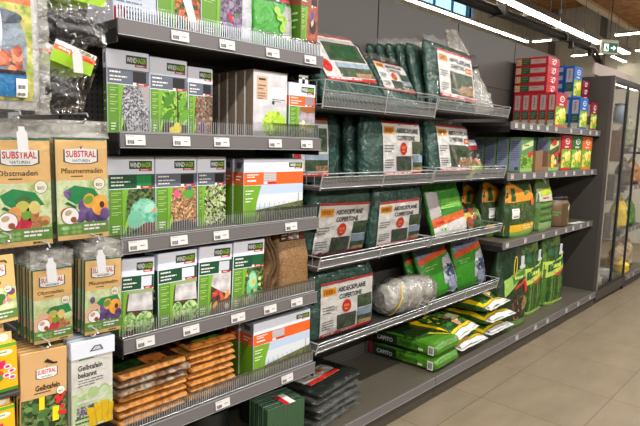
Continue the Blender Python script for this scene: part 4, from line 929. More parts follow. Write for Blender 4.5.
# jar bag, top left
t = thing('jar_bag', 'film bag picturing a glass jar of hazelnuts at the top left corner', 'bag', (.545, HY - .02, 1.70))
lf = Loft([(-.02, .2, .02), (.03, .205, .05), (.25, .205, .05), (.4, .2, .02)], 4, .003, 14, 3)
mb = MB(); lf.body(mb, M((206, 206, 206), gloss=1)); a = lf.front(mb, .2, .42, -.02, 1, .8)
a.rect(.02, .68, .98, .86, (230, 112, 44), 2); a.rect(.02, .06, .98, .68, speck('picture_garden', [(120, 150, 60), (190, 200, 90), (226, 216, 120), (90, 120, 50)], 30, kind='noise'), 2); a.rect(.02, .86, .98, 1, (236, 232, 226), 2)
a.ell(.52, .38, .37, .26, (150, 164, 178), 3, 22); a.rect(.2, .08, .86, .24, (50, 130, 190), 4, 4); a.ell(.52, .59, .3, .04, (96, 106, 120), 5, 18); a.blobs(.22, .24, .82, .40, 34, [(206, 110, 80), (226, 140, 104), (180, 90, 66)], .06, 6, .9); a.rect(.2, .23, .84, .25, (50, 40, 40), 7, 4)
a.rect(.68, .08, .86, .2, WHITE, 8, 3); a.bars(.7, .09, .84, .16, INK, 9, 10); a.ell(.45, .5, .05, .14, (206, 216, 226), 6); mb.build('bag_body', t)
mb = MB(); lf.sheet(mb, FILM, .008, -1, 1, -.025, .4, 26, 30, .008, 24); mb.build('film', t)
mb = MB(); mb.grid([[(.085 + .045 * j / 4 + .004 * noise.noise((i * .5, j, 1)), -.01 - .012 * noise.noise((i * .6, j * .9, 2)), -.03 + .46 * i / 24) for j in range(5)] for i in range(25)], CRUMPLE); mb.build('film_edge', t)

# ================================================================== PRODUCTS: green tarpaulin bags in the wire baskets
def tarp_mat():
    m, nt, b = newmat('tarpaulin'); b.inputs['Base Color'].default_value = lin((54, 88, 78)); b.inputs['Roughness'].default_value = .24
    bump(nt, b, 13, 1.0, .03, 4, 1.6); return m
TARP = tarp_mat()
TFILM = film('tarp_film', .0, 12, 1.0, .10, .6)
TPIC = speck('picture_tarp', [(30, 48, 34), (54, 78, 54), (84, 100, 70), (40, 60, 44)], 18, kind='noise'); LOGS = speck('picture_logs', [(90, 66, 44), (170, 130, 90), (206, 170, 124), (120, 90, 60)], 70)
def tarp_card(a, u0, v0, u1, v1, style, l=2):
    """white insert: red stripe, orange badge, black capitals, red price disc, pictures"""
    X = lambda x: u0 + (u1 - u0) * x
    Y = lambda y: v0 + (v1 - v0) * y
    a.rect(u0, v0, u1, v1, (232, 230, 226), l); a.rect(u0, Y(.955), u1, v1, (206, 50, 44), l + 1); a.rect(u0, v0, u1, Y(.07), (206, 50, 44), l + 1); a.lines(X(.05), Y(.06), X(.95), 1, .05, (240, 220, 214), l + 2, .5)
    if style == 'side':
        a.rect(X(.22), Y(.42), X(.96), Y(.82), TPIC, l + 1); a.poly([(X(.32), Y(.48)), (X(.8), Y(.46)), (X(.9), Y(.66)), (X(.75), Y(.78)), (X(.35), Y(.72))], (44, 92, 56), l + 2)
        a.rect(X(.3), Y(.09), X(.98), Y(.38), TPIC, l + 1); a.rect(X(.3), Y(.28), X(.98), Y(.38), (170, 190, 206), l + 2); a.rect(X(.6), Y(.09), X(.98), Y(.18), LOGS, l + 2); a.ell(X(.1), Y(.3), (u1 - u0) * .09, (v1 - v0) * .13, (214, 40, 36), l + 2, 20)
        return
    big = style == 'log'
    a.rect(X(.03), Y(.76), X(.27), Y(.9), (238, 164, 34), l + 1); a.bars(X(.05), Y(.79), X(.25), Y(.87), (150, 60, 20), l + 2, 7, 3)
    a.txt('ABDECKPLANE', X(.31), Y(.79), X(.84 if not big else .95), (v1 - v0) * .09, (30, 30, 30), l + 2); a.txt('COPERTONE', X(.33), Y(.655), X(.76 if not big else .72), (v1 - v0) * .09, (30, 30, 30), l + 2)
    a.lines(X(.03), Y(.56), X(.24), 3, (v1 - v0) * .05, (110, 110, 110), l + 2, .4); a.lines(X(.03), Y(.3), X(.24), 4, (v1 - v0) * .045, (110, 110, 110), l + 2, .4)
    if big:
        a.rect(X(.3), Y(.1), X(.96), Y(.58), TPIC, l + 1); a.poly([(X(.45), Y(.12)), (X(.96), Y(.12)), (X(.96), Y(.34)), (X(.6), Y(.3))], LOGS, l + 2); a.poly([(X(.3), Y(.58)), (X(.4), Y(.58)), (X(.52), Y(.16)), (X(.46), Y(.1))], (120, 110, 96), l + 3)
        a.rect(X(.76), Y(.62), X(.95), Y(.73), (222, 80, 40), l + 2); a.bars(X(.78), Y(.645), X(.93), Y(.7), (250, 226, 150), l + 3, 5, 2)
    else:
        a.rect(X(.68), Y(.4), X(.98), Y(.64), TPIC, l + 1); a.rect(X(.3), Y(.08), X(.66), Y(.36), (70, 74, 68), l + 1); a.poly([(X(.34), Y(.1)), (X(.44), Y(.3)), (X(.64), Y(.12))], TPIC, l + 2); a.rect(X(.69), Y(.08), X(.98), Y(.38), TPIC, l + 1); a.rect(X(.69), Y(.24), X(.98), Y(.38), (140, 160, 180), l + 2); a.rect(X(.69), Y(.08), X(.98), Y(.15), LOGS, l + 2)
        a.ell(X(.47), Y(.50), (u1 - u0) * .085, (v1 - v0) * .12, (214, 40, 36), l + 2, 22); a.bars(X(.42), Y(.49), X(.52), Y(.54), (250, 200, 90), l + 3, 5, 4); a.lines(X(.43), Y(.46), X(.51), 1, .03, (250, 200, 90), l + 3, .5)
gt = 'green tarpaulin bags in the wire baskets'
def tarp_bag(label, x, y, z, W, H, D, rot, style=None, card=(0, 0, .42, .31), seed=1, flare=.05):
    """folded green tarpaulin with a paper insert inside a clear bag"""
    z += D / 2 * abs(math.sin(R(rot[0])))
    t = thing('tarpaulin_bag', label, 'bag', (x, y, z), tuple(R(q) for q in rot), gt)
    lf = Loft([(0, W * .97, D * .55), (.025, W, D * .95), (H * .5, W, D), (H - .04, W * .99, D * .9), (H, W * .96, D * .35)], 5, .007, 12, seed)
    mb = MB(); lf.body(mb, TARP, 20); mb.build('folded_tarpaulin', t)
    if style:
        cx, v0, cw, ch = card
        mb = MB(); l2 = Loft([(0, W * .97, D * .6), (.025, W, D * .95 + .004), (H * .5, W, D + .004), (H - .04, W * .99, D * .9 + .004), (H, W * .96, D * .4)], 7, .003, 12, seed)
        a = l2.front(mb, W, H, 0, 1, 1); tarp_card(a, .5 + (cx - cw / 2) / W, v0 / H, .5 + (cx + cw / 2) / W, (v0 + ch) / H, style); mb.build('insert_card', t)
    mb = MB(); lf.sheet(mb, TFILM, .014, -1, 1, 0, H, 34, 30, .010, 22); mb.build('film', t)
    mb = MB()   # free edge of the bag above the tarpaulin
    top = [Vector(lf.P(-1 + 2 * j / 18, H, .004)) for j in range(19)]
    mb.grid([[p + Vector((.012 * noise.noise((j * .5, i * .8, seed)), .012 * noise.noise((j * .7, i, seed + 4)), flare * i / 4 * (.75 + .5 * noise.noise((j * .45, 0, seed + 2))))) for j, p in enumerate(top)] for i in range(5)], HAZE); mb.build('film_edge', t)
    return t
def queue(src, n, dx, dy, label, rot=None):
    """the same bag again behind the front one"""
    for k in range(1, n + 1):
        l = src.location
        dup(src, (l.x + dx * k, l.y + dy * k, l.z), label % ['', 'first', 'second', 'third', 'fourth', 'fifth'][k], tuple(R(q) for q in rot) if rot else None)
# top basket
b1 = tarp_bag('green tarpaulin bag lying far back in the top basket beside the carton shelf', 2.30, 1.905, 1.80, .50, .40, .07, (-33, -3, 2), 'side', (0.02, .11, .42, .31), 3)
queue(b1, 1, -.02, .085, '%s green tarpaulin bag behind the far leaning one in the top basket')
tarp_bag('low green tarpaulin bag with a price disc, middle of the top basket', 2.765, 1.93, 1.80, .40, .32, .06, (-29, 0, 6), 'disc', (.0, .10, .355, .2), 5)
b2 = tarp_bag('tall green tarpaulin bag with log picture standing in the top basket', 3.305, 1.925, 1.84, .54, .42, .048, (-11, 3, -3), 'log', (.05, .07, .42, .31), 7)
queue(b2, 5, -.03, .055, '%s green tarpaulin bag behind the tall log bag in the top basket', (-17, 1, -3))
# second basket
b3 = tarp_bag('green tarpaulin bag at the left end of the second basket, bluish sheen on its film', 2.17, 2.09, 1.397, .36, .37, .10, (-3, 0, -2), 'side', (-.05, .03, .25, .31), 11)
b4 = tarp_bag('wide green tarpaulin bag with a price disc in the second basket', 2.745, 1.985, 1.397, .58, .365, .085, (-4, 0, 0), 'disc', (.08, .025, .43, .32), 13)
queue(b4, 2, -.02, .095, '%s green tarpaulin bag behind the wide one in the second basket')
b5 = tarp_bag('green tarpaulin bag with log picture at the right of the second basket', 3.40, 1.975, 1.40, .5, .36, .075, (-11, 1, -2), 'log', (.06, .02, .43, .325), 17)
queue(b5, 2, -.012, .085, '%s green tarpaulin bag behind the log bag of the second basket')
# third basket
b6 = tarp_bag('green tarpaulin bag tipping forward at the left of the third basket', 2.29, 2.06, .995, .50, .38, .10, (9, 2, 1), 'disc', (.02, .0, .44, .30), 19)
queue(b6, 1, -.05, .11, '%s green tarpaulin bag behind the tipping one in the third basket', (2, 4, 1))
b7 = tarp_bag('green tarpaulin bag upright in the middle of the third basket', 2.785, 1.995, .995, .46, .36, .09, (4, -1, -3), 'disc', (.02, .015, .425, .27), 23)
queue(b7, 1, -.01, .1, '%s green tarpaulin bag behind the middle one in the third basket', (0, 0, -3))
# lowest basket
b8 = tarp_bag('green tarpaulin bag with a price disc in the lowest basket', 2.30, 1.99, .558, .52, .37, .09, (0, 0, -2), 'disc', (.03, .012, .43, .30), 29)
queue(b8, 1, -.03, .1, '%s green tarpaulin bag behind the one in the lowest basket')
# seed pouch leaning in the third basket
def pouch(name, label, cat, x, y, z, W, H, D, rot, base, fn, n=4, group=None, filmed=True, wr=.005, seed=2, top=.01):
    z += D * .3 * abs(math.sin(R(rot[0])))
    t = thing(name, label, cat, (x, y, z), tuple(R(q) for q in rot), group)
    lf = Loft([(0, W * .94, D * .4), (.03, W, D * .9), (H * .45, W, D), (H * .85, W * .97, D * .6), (H, W * .93, top)], n, wr, 13, seed)
    mb = MB(); lf.body(mb, M(base, gloss=1), 18); a = lf.front(mb, W, H, 0, 1, .96); fn(a); mb.build('bag_body', t)
    if filmed: mb = MB(); lf.sheet(mb, FILM, .006, -.98, .98, 0, H + .01, 20, 20, .006, 24); mb.build('film', t)
    return t
def seed_front(a):
    a.rect(0, 0, 1, 1, (56, 140, 40), 1); a.rect(.3, .45, .95, .62, (110, 196, 60), 2); a.poly([(0, .3), (.28, .34), (.3, .75), (0, .8)], (196, 186, 186), 2); a.poly([(0, .14), (1, .26), (1, .38), (0, .3)], (222, 106, 40), 3); a.poly([(0, 0), (1, 0), (1, .26), (0, .15)], (228, 226, 222), 3)
    a.rect(.08, .21, .3, .255, (206, 40, 40), 4); a.lines(.2, .12, .38, 1, .04, (40, 60, 50), 4, .8); a.ell(.3, .1, .12, .035, (170, 210, 150), 3.8); a.lines(.35, .55, .9, 3, .04, (170, 220, 110), 3, .4)
pouch('fleece_bag', 'white and green film bag with an orange stripe in the third basket', 'bag', 3.43, 1.96, .998, .37, .40, .06, (-17, -4, -8), (58, 136, 42), seed_front)
def stripe_front(a):
    a.rect(0, 0, 1, 1, (58, 150, 32), 1); a.poly([(0, .74), (1, .84), (1, 1), (0, 1)], (110, 122, 150), 2); a.poly([(0, .66), (1, .76), (1, .88), (0, .78)], (214, 84, 36), 3)
    a.strip([(.62, .0), (.55, .2), (.6, .4), (.66, .62)], [(1, 0), (1, .2), (1, .45), (1, .74)], (176, 180, 186), 3); a.blobs(.62, .05, 1, .62, 12, [(60, 66, 76), (130, 140, 156), (206, 206, 206), (40, 70, 110)], .13, 4, .9); a.lines(.1, .6, .5, 2, .05, (150, 220, 90), 3, .4)
p = pouch('fleece_bag', 'green film bag with orange stripe beside the crumpled film bundle', 'bag', 3.45, 2.0, .56, .38, .36, .07, (-22, -6, -3), (56, 140, 32), stripe_front, group='green film bags with orange stripe')
dup(p, (3.86, 2.0, .56), 'green film bag with orange stripe at the right end of the lowest basket', (R(-12), R(-4), R(-4)))
dup(p, (3.42, 2.10, .56), 'green film bag with orange stripe directly behind the left one', (R(-18), R(-4), R(-3)))
def char_front(a):
    a.rect(0, 0, 1, 1, (40, 50, 30), 1); a.strip([(0, .62), (0, .82)], [(1, .72), (1, .8)], (170, 36, 36), 2); a.rect(0, .82, 1, 1, (190, 200, 214), 2); a.ell(.55, .4, .36, .22, (30, 24, 20), 3, 18); a.blobs(.15, .22, .95, .4, 8, [(180, 140, 110), (140, 100, 80)], .14, 4, .5); a.blobs(0, .0, 1, .24, 10, [(120, 160, 50), (170, 190, 60)], .12, 4)
pouch('charcoal_pouch', 'small dark pouch with red top and white collar in the second basket', 'pouch', 3.77, 2.0, 1.402, .27, .26, .06, (-16, -2, -4), (60, 60, 40), char_front)
def grn_front(a): a.rect(0, 0, 1, 1, (54, 84, 36), 1); a.poly([(0, .2), (1, .5), (1, .8), (0, .5)], (206, 190, 50), 2); a.blobs(0, 0, 1, 1, 10, [(170, 60, 60), (90, 130, 50), (30, 50, 30)], .12, 3)
pouch('seed_pouch', 'small green and yellow pouch sunk in the right of the third basket', 'pouch', 3.82, 1.98, 1.0, .26, .20, .05, (-30, 6, -4), (54, 84, 36), grn_front)
# film bag with a dark clip and pale little cartons, top basket right
t = thing('bulb_bag', 'clear film bag with pale contents and a dark clip leaning in the top basket', 'bag', (3.77, 1.96, 1.845), (R(-22), R(-9), R(-10)))
lf = Loft([(0, .27, .05), (.06, .28, .09), (.25, .25, .07), (.45, .2, .04), (.64, .13, .006)], 3, .01, 18, 6)
mb = MB(); lf.body(mb, speck('bulb_mix', [(90, 92, 88), (150, 150, 140), (110, 90, 72), (70, 80, 84), (196, 192, 182)], 40, gloss=1), 16); mb.build('contents', t)
mb = MB(); lf.sheet(mb, CRUMPLE, .01, -1, 1, 0, .66, 22, 30, .012, 26); mb.build('film', t)
mb = MB(); mb.rbox(-.06, -.075, .33, .08, -.04, .42, M((34, 26, 24), .4), .006); mb.build('clip', t)
def pale_carton(label, x, y):
    t = thing('small_carton', label, 'carton', (x, y, 1.845), (0, 0, R(-4)), 'pale green little cartons')
    mb = MB(); mb.rbox(0, 0, 0, .125, .05, .175, M((196, 206, 170)), .003); a = Art(mb, boxfront(.001, 0, .001), .123, .173); a.rect(0, .6, 1, 1, (170, 190, 150), 1); a.lines(.2, .82, .8, 1, .1, (60, 100, 60), 2, .8); a.blobs(0, .05, 1, .55, 10, [(210, 190, 120), (150, 170, 90), (220, 120, 60)], .13, 2); mb.build('carton_body', t)
    mb = MB(); mb.box(.004, .003, .175, .121, .03, .1765, M((214, 222, 196))); mb.build('lid_flap', t); return t
p = pale_carton('pale green little carton at the right end of the top basket', 3.965, 2.06)
dup(p, (3.90, 2.17, 1.845), 'pale green little carton farther back beside the clear film bag'); 
# crumpled film bundle with yellow strap
t = thing('film_bundle', 'crumpled clear film bundle with a yellow strap in the lowest basket', 'bundle', (2.69, 2.0, .675), (R(90), R(-3), R(80 - 90)))
lf = Loft([(0, .10, .10), (.02, .18, .18), (.1, .215, .2), (.3, .25, .23), (.45, .235, .21), (.53, .15, .13), (.555, .05, .05)], 2.2, .028, 11, 5)
def lay(mb): mb.v = [(z, y, x) for x, y, z in mb.v]; mb.f = [f[::-1] for f in mb.f]
t.rotation_euler = (0, R(4), R(-3))
mb = MB(); l3 = Loft([(q[0], q[1] * .9, q[2] * .9) for q in lf.p], 2.2, .016, 9, 8); l3.body(mb, speck('bundle_core', [(110, 106, 98), (196, 192, 182), (150, 146, 136), (226, 222, 214)], 16, kind='noise', gloss=1), 22); lay(mb); mb.build('wound_film', t)
mb = MB(); lf.body(mb, CRUMPLE, 30); lay(mb); mb.build('film', t)
mb = MB(); ring = [lf.P(u, .1, .004, 1) for u in Loft.US] + [lf.P(u, .1, .004, -1) for u in reversed(Loft.US)]
mb.tube([(p[0], p[1], .10 + .05 * p[0] / .1 * .5) for p in ring], .0045, M((226, 190, 60), .4), 6, False); lay(mb); mb.build('strap', t)

# ================================================================== PRODUCTS: goods on the base deck
Z1 = .151
# stack of black weed membrane packs
def membrane(label, x, y, z, rz, first, seed):
    t = thing('membrane_pack', label, 'pack', (x, y, z), (R(-90), 0, R(rz)), 'black film packs on the base deck')
    W, D, T = .40, .35, .037
    lf = Loft([(0, W * .96, .006, 0, -T / 2), (.015, W, T * .85, 0, -T / 2), (.06, W, T, 0, -T / 2), (D - .05, W, T, 0, -T / 2), (D, W * .96, .01, 0, -T / 2)], 6, .004, 16, seed)
    mb = MB(); lf.body(mb, M((38, 42, 38), .5, gloss=1), 14); mb.build('folded_membrane', t)
    if first:
        mb = MB(); a = lf.front(mb, W, D, 0, 1, 1); a.rect(.1, .26, .78, .98, (226, 222, 210), 2); a.rect(.1, .26, .78, .36, (206, 50, 40), 3); a.rect(.1, .62, .78, .98, (40, 44, 40), 3); a.rect(.2, .58, .5, .63, (150, 70, 40), 4); a.lines(.22, .56, .8, 2, .05, (120, 116, 110), 4, .4); a.bars(.45, .44, .65, .54, (230, 120, 40), 4, 5); a.lines(.25, .75, .7, 2, .06, (190, 120, 70), 4, .4); mb.build('insert_card', t)
    mb = MB(); lf.sheet(mb, HAZE if not first else FILM, .005, -1, 1, -.02, D, 26, 20, .009, 30); mb.build('film', t); return t
zs = Z1
nm = ['lowest', 'second lowest', 'middle', 'second highest', 'topmost, red striped card showing']
for k in range(5):
    membrane('black film wrapped membrane pack, %s of the stack of five' % nm[k], 2.165 + .012 * ((k * 2) % 3 - 1), 1.835 + .008 * (k % 2), zs, (-1) ** k * 2 + 6, k == 4, 40 + k); zs += .042
# dark ribbed lawn edging rolls under the lowest shelf
def edging(label, x, y, z, r, L, col, rot=(0, 0, 0)):
    t = thing('lawn_edging_roll', label, 'roll', (x, y, z), tuple(R(q) for q in rot), 'rolls of lawn edging')
    mb = MB(); n = 56; prof = []
    rows = []
    for zz in (0, L):
        rows.append([((r + .006 * math.sin(k * 2 * math.pi / n * 28)) * math.cos(2 * math.pi * k / n), (r + .006 * math.sin(k * 2 * math.pi / n * 28)) * math.sin(2 * math.pi * k / n), zz) for k in range(n + 1)])
    mb.grid(rows, M(col, .35), False); mb.face(rows[0][:-1][::-1], M(col, .4)); mb.face(rows[1][:-1], M(col, .4)); mb.build('ribbed_band', t)
    mb = MB(); mb.tube([(r * 1.04 * math.cos(a), r * 1.04 * math.sin(a), L * .5) for a in [2 * math.pi * k / 24 for k in range(25)]], .003, BLACK, 5, False); mb.build('tie', t); return t
t = thing('lawn_edging_panel', 'green ribbed lawn edging standing under the lowest carton shelf', 'edging', (1.66, 1.86, Z1), (0, 0, R(-6)))
mb = MB(); 
rows = [[(.22 * j / 40, -.004 * math.cos(j * math.pi * .5) - .012, zz) for j in range(41)] for zz in (0, .215)]
mb.grid(rows, M((60, 92, 62), .35), False)
for k in range(9): mb.rbox(0, -.012 + .018 * k, .0, .225, -.002 + .018 * k, .215 - .0 * k, M((56, 86, 58) if k % 2 == 0 else (34, 58, 40), .35), .004)
mb.build('ribbed_panels', t)
mb = MB(); mb.box(.10, -.02, .216, .16, .08, .218, WHITE); mb.box(.10, -.02, .2165, .125, .08, .2185, RED and M(RED)); mb.build('paper_band', t)
edging('black ribbed lawn edging roll standing beside the green edging', 1.86, 2.16, Z1, .09, .19, (30, 34, 32))
edging('black ribbed lawn edging roll at the back under the carton shelf', 1.50, 2.10, Z1, .1, .2, (30, 34, 32))
# compost sacks
def compost(label, z, seed):
    t = thing('compost_sack', label, 'sack', (3.205, 1.79, z), (R(-90), 0, R(2)), 'green compost sacks')
    W, L, T = .31, .53, .095
    lf = Loft([(0, W * .9, T * .3, 0, -T / 2), (.02, W, T * .9, 0, -T / 2), (.1, W, T, 0, -T / 2), (L - .1, W, T * .95, 0, -T / 2), (L - .03, W * .97, T * .7, 0, -T / 2), (L, W * .9, .02, 0, -T / 2)], 5, .005, 9, seed)
    mb = MB(); lf.body(mb, M((72, 128, 30), gloss=1), 18); a = lf.front(mb, W, L, 0, 1, .985)
    a.rect(0, .0, 1, .62, (76, 136, 32), 1); a.rect(0, .45, 1, .93, (22, 46, 26), 2); a.rect(0, .93, 1, 1, (140, 20, 40), 2)
    a.poly([(.0, .30), (.5, .22), (1, .26), (1, .52), (0, .56)], (46, 82, 32), 3); a.poly([(.5, .3), (.8, .12), (1, .12), (1, .3)], (40, 30, 24), 3); a.poly([(.42, .3), (.56, .3), (.88, .1), (.78, .1)], (206, 190, 50), 4)
    # near end face and long left side lettering
    e = Art(mb, lambda u, v, h: (-W * .47 + u, -T / 2 + .0 - (v - T / 2), -.004 - h - .018 * (1 - (2 * v / T - 1) ** 2)), W * .94, T, 0, .0009)
    s = Art(mb, lambda u, v, h: (-W / 2 - h - .002, -v, L - u), L, T, 0, .0012)
    s.rect(.03, .12, .42, .85, (22, 46, 26), 1); s.rect(0, .1, .05, .9, (140, 20, 40), 2); s.txt('CAPITO', .12, .3, .36, .3, (230, 226, 230), 3); s.txt('Rasenerde', .47, .42, .74, .3, (24, 70, 30), 3); s.lines(.74, .45, .84, 1, .2, (206, 230, 170), 3, .8); s.rect(.875, .18, .955, .8, WHITE, 3); s.bars(.885, .25, .945, .7, INK, 4, 9)
    mb.build('sack_body', t); return t
compost('green compost sack lying on the base deck, lower of two', Z1, 3); compost('green compost sack lying on the base deck, upper of two', Z1 + .1, 5)
for k, zz in enumerate((Z1, Z1 + .1)):
    pass
# yellow trimmed potting sacks
def yellow_sack(label, x, y, z, rot, seed, W=.42, L=.52, T=.106):
    t = thing('potting_sack', label, 'sack', (x, y, z), tuple(R(q) for q in rot), 'yellow trimmed potting sacks')
    lf = Loft([(0, W * .95, .012, 0, -T / 2), (.03, W, T * .55, 0, -T / 2), (.12, W, T, 0, -T / 2), (L - .12, W, T, 0, -T / 2), (L - .03, W * .97, T * .5, 0, -T / 2), (L, W * .93, .012, 0, -T / 2)], 2.6, .014, 9, seed)
    mb = MB(); lf.body(mb, M((40, 84, 34), gloss=1), 18); a = lf.front(mb, W, L, 0, 1, .985)
    a.rect(0, 0, 1, 1, speck('picture_shrubs', [(24, 54, 22), (48, 96, 36), (86, 140, 56), (30, 66, 28)], 36, gloss=1), 1)
    a.rect(0, .07, .07, .95, (232, 196, 24), 2); a.rect(.93, .07, 1, .95, (232, 196, 24), 2); a.rect(0, .065, 1, .105, (232, 196, 24), 3); a.rect(0, 0, 1, .055, (214, 212, 210), 3); a.bars(.03, .005, .1, .045, INK, 4, 6)
    a.lines(.2, .58, .6, 1, .05, (236, 220, 60), 4, .9); a.ell(.5, .72, .25, .1, (60, 130, 50), 3, 20); a.blobs(.4, .12, .92, .45, 12, [(226, 214, 120), (206, 150, 120), (110, 160, 60), (240, 236, 200)], .07, 4); a.blobs(.1, .3, .5, .5, 6, [(246, 220, 60)], .03, 5)
    mb.build('sack_body', t)
    mb = MB(); mb.grid([[(-W * .47 + W * .94 * j / 12, -T / 2 - .004 + .006 * noise.noise((j * .5, i, seed)), -.02 * i / 2) for j in range(13)] for i in range(3)], M((228, 226, 224), .4)); mb.build('white_seam', t)
    return t
yellow_sack('yellow trimmed potting sack, lowest one of the left pile', 3.60, 1.82, Z1 + .002, (-90, 0, 0), 3)
yellow_sack('yellow trimmed potting sack tilted on top of the left pile', 3.53, 1.84, Z1 + .103, (-86, 0, 8), 5)
yellow_sack('yellow trimmed potting sack, lowest one of the right pile', 4.06, 1.83, Z1 + .002, (-90, 0, 0), 7, .42)
yellow_sack('yellow trimmed potting sack, middle one of the right pile', 4.05, 1.82, Z1 + .102, (-90, 0, -2), 9, .42)
yellow_sack('yellow trimmed potting sack on top of the right pile', 4.02, 1.84, Z1 + .203, (-89, 0, 4), 11, .42)

# ================================================================== PRODUCTS: right-hand shelves
ZT, ZM, ZL = 1.801, 1.416, .886
BRED = (180, 26, 42); BBLU = (24, 92, 176); BMAR = (130, 20, 50); GREYP = (180, 156, 152)
def lawn_carton(label, x, y, z, W, D, H, col, sidecol, group, lying=False, base=None):
    """fertiliser carton: coloured top, grass picture front, pale printed panel on its side"""
    t = thing('lawn_carton', label, 'carton', (x, y, z), (0, 0, 0), group)
    mb = MB(); C = M(col); mb.rbox(0, 0, 0, W, D, H, C, .003)
    a = Art(mb, boxfront(.002, 0, .002), W - .004, H - .004); s = Art(mb, boxleft(D - .002, 0, .002), D - .004, H - .004)
    if not lying:
        a.rect(0, 0, 1, .6, LEAFY, 1); a.blobs(0, .1, 1, .62, 10, [(240, 206, 60), (206, 226, 110), (120, 170, 50), (250, 236, 150)], .13, 2); a.rect(0, 0, 1, .07, base or col, 4)
        a.rect(0, .6, 1, 1, col, 3); a.ell(.55, .83, .22, .09, WHITE, 4, 18); a.ell(.55, .83, .17, .06, col, 5, 16); a.lines(.36, .84, .74, 1, .05, WHITE, 6, .5); a.lines(.3, .69, .86, 1, .05, WHITE, 5, .9); a.ell(.3, .18, .12, .07, (240, 206, 40), 4); a.ell(.3, .18, .05, .04, (50, 40, 30), 5)
        s.rect(.18, .5, .86, .93, sidecol, 1); s.lines(.42, .86, .6, 5, .06, INK, 2, .5); s.rect(.12, .22, .92, .46, (20, 74, 52), 1); s.lines(.2, .42, .8, 4, .05, (120, 150, 120), 2, .35); s.rect(.0, .0, 1, .2, (110, 130, 50), .8); s.rect(.15, .1, .9, .2, sidecol, 1.5); s.bars(.2, .02, .85, .1, WHITE, 2, 8)
    else:
        a.ell(.55, .5, .16, .3, WHITE, 1, 16, .5); a.ell(.55, .5, .09, .18, col, 2, 16, .5); a.lines(.3, .8, .5, 3, .25, WHITE, 1, .3)
        s.rect(.47, .22, .93, .78, sidecol, 1); s.lines(.58, .6, .85, 1, .2, INK, 2, .25); s.rect(.2, .1, .45, .9, (20, 74, 52), 1); s.lines(.23, .8, .42, 3, .22, (120, 150, 110), 2, .3); s.rect(.1, .12, .18, .88, (206, 170, 90), 1); s.rect(.02, .15, .09, .85, WHITE, 1); s.bars(.025, .2, .085, .8, INK, 2, 4)
    mb.build('carton_body', t)
    mb = MB(); mb.box(.004, .004, H, W - .004, D * .5, H + .0012, C); mb.build('lid_flap', t)
    return t
ords = ['front', 'second', 'third', 'fourth', 'rearmost']
gr = 'red lawn cartons on the top right shelf'
p = lawn_carton('standing red lawn carton, front one of the row of five', 4.995, 1.895, ZT, .255, .074, .30, BRED, GREYP, gr, base=(226, 60, 30))
for k in range(1, 5): dup(p, (4.995 - .0015 * k, 1.895 + .0765 * k, ZT), 'standing red lawn carton, %s of the row of five' % (ords[k] + (' from the front' if k < 4 else '')))
p = lawn_carton('red lawn carton lying flat, lowest of four on the standing row', 4.99, 1.985, ZT + .3015, .262, .295, .076, BRED, GREYP, gr, True)
for k in range(1, 4): dup(p, (4.99 + .003 * k, 1.985 + .001 * k, ZT + .3015 + .078 * k), 'red lawn carton lying flat, %s of four on the standing row' % ['', 'second lowest', 'second highest', 'topmost'][k])
gb = 'blue lawn cartons on the top right shelf'
p = lawn_carton('standing blue lawn carton at the front of the top right shelf', 5.60, 1.895, ZT, .215, .09, .30, BBLU, (180, 176, 184), gb, base=(24, 80, 190))
dup(p, (5.60, 1.988, ZT), 'standing blue lawn carton behind the front blue one'); dup(p, (5.60, 2.081, ZT), 'standing blue lawn carton, third back behind the front blue one')
dup(p, (5.65, 1.99, ZT + .3025), 'blue lawn carton standing on top of the lower blue ones')
p = lawn_carton('blue lawn carton lying flat, lowest of four behind the standing blue one', 5.66, 2.085, ZT + .3025, .215, .2, .076, BBLU, (160, 170, 190), gb, True)
for k in range(1, 4): dup(p, (5.66, 2.085, ZT + .3025 + .078 * k), 'blue lawn carton lying flat, %s of four behind the standing blue one' % ['', 'second lowest', 'second highest', 'topmost'][k])
gm = 'maroon lawn cartons on the top right shelf'
p = lawn_carton('standing maroon lawn carton at the right end of the top shelf', 5.915, 1.895, ZT, .19, .075, .275, BMAR, GREYP, gm, base=(150, 20, 40))
dup(p, (5.915, 1.975, ZT), 'standing maroon lawn carton behind the front maroon one')
p = lawn_carton('maroon carton lying flat, lowest of three on the standing maroon cartons', 5.90, 1.99, ZT + .2775, .2, .2, .07, BMAR, GREYP, gm, True)
for k in range(1, 3): dup(p, (5.90, 1.99, ZT + .2775 + .072 * k), 'maroon carton lying flat, %s of three on the standing maroon cartons' % ['', 'middle one', 'topmost'][k])
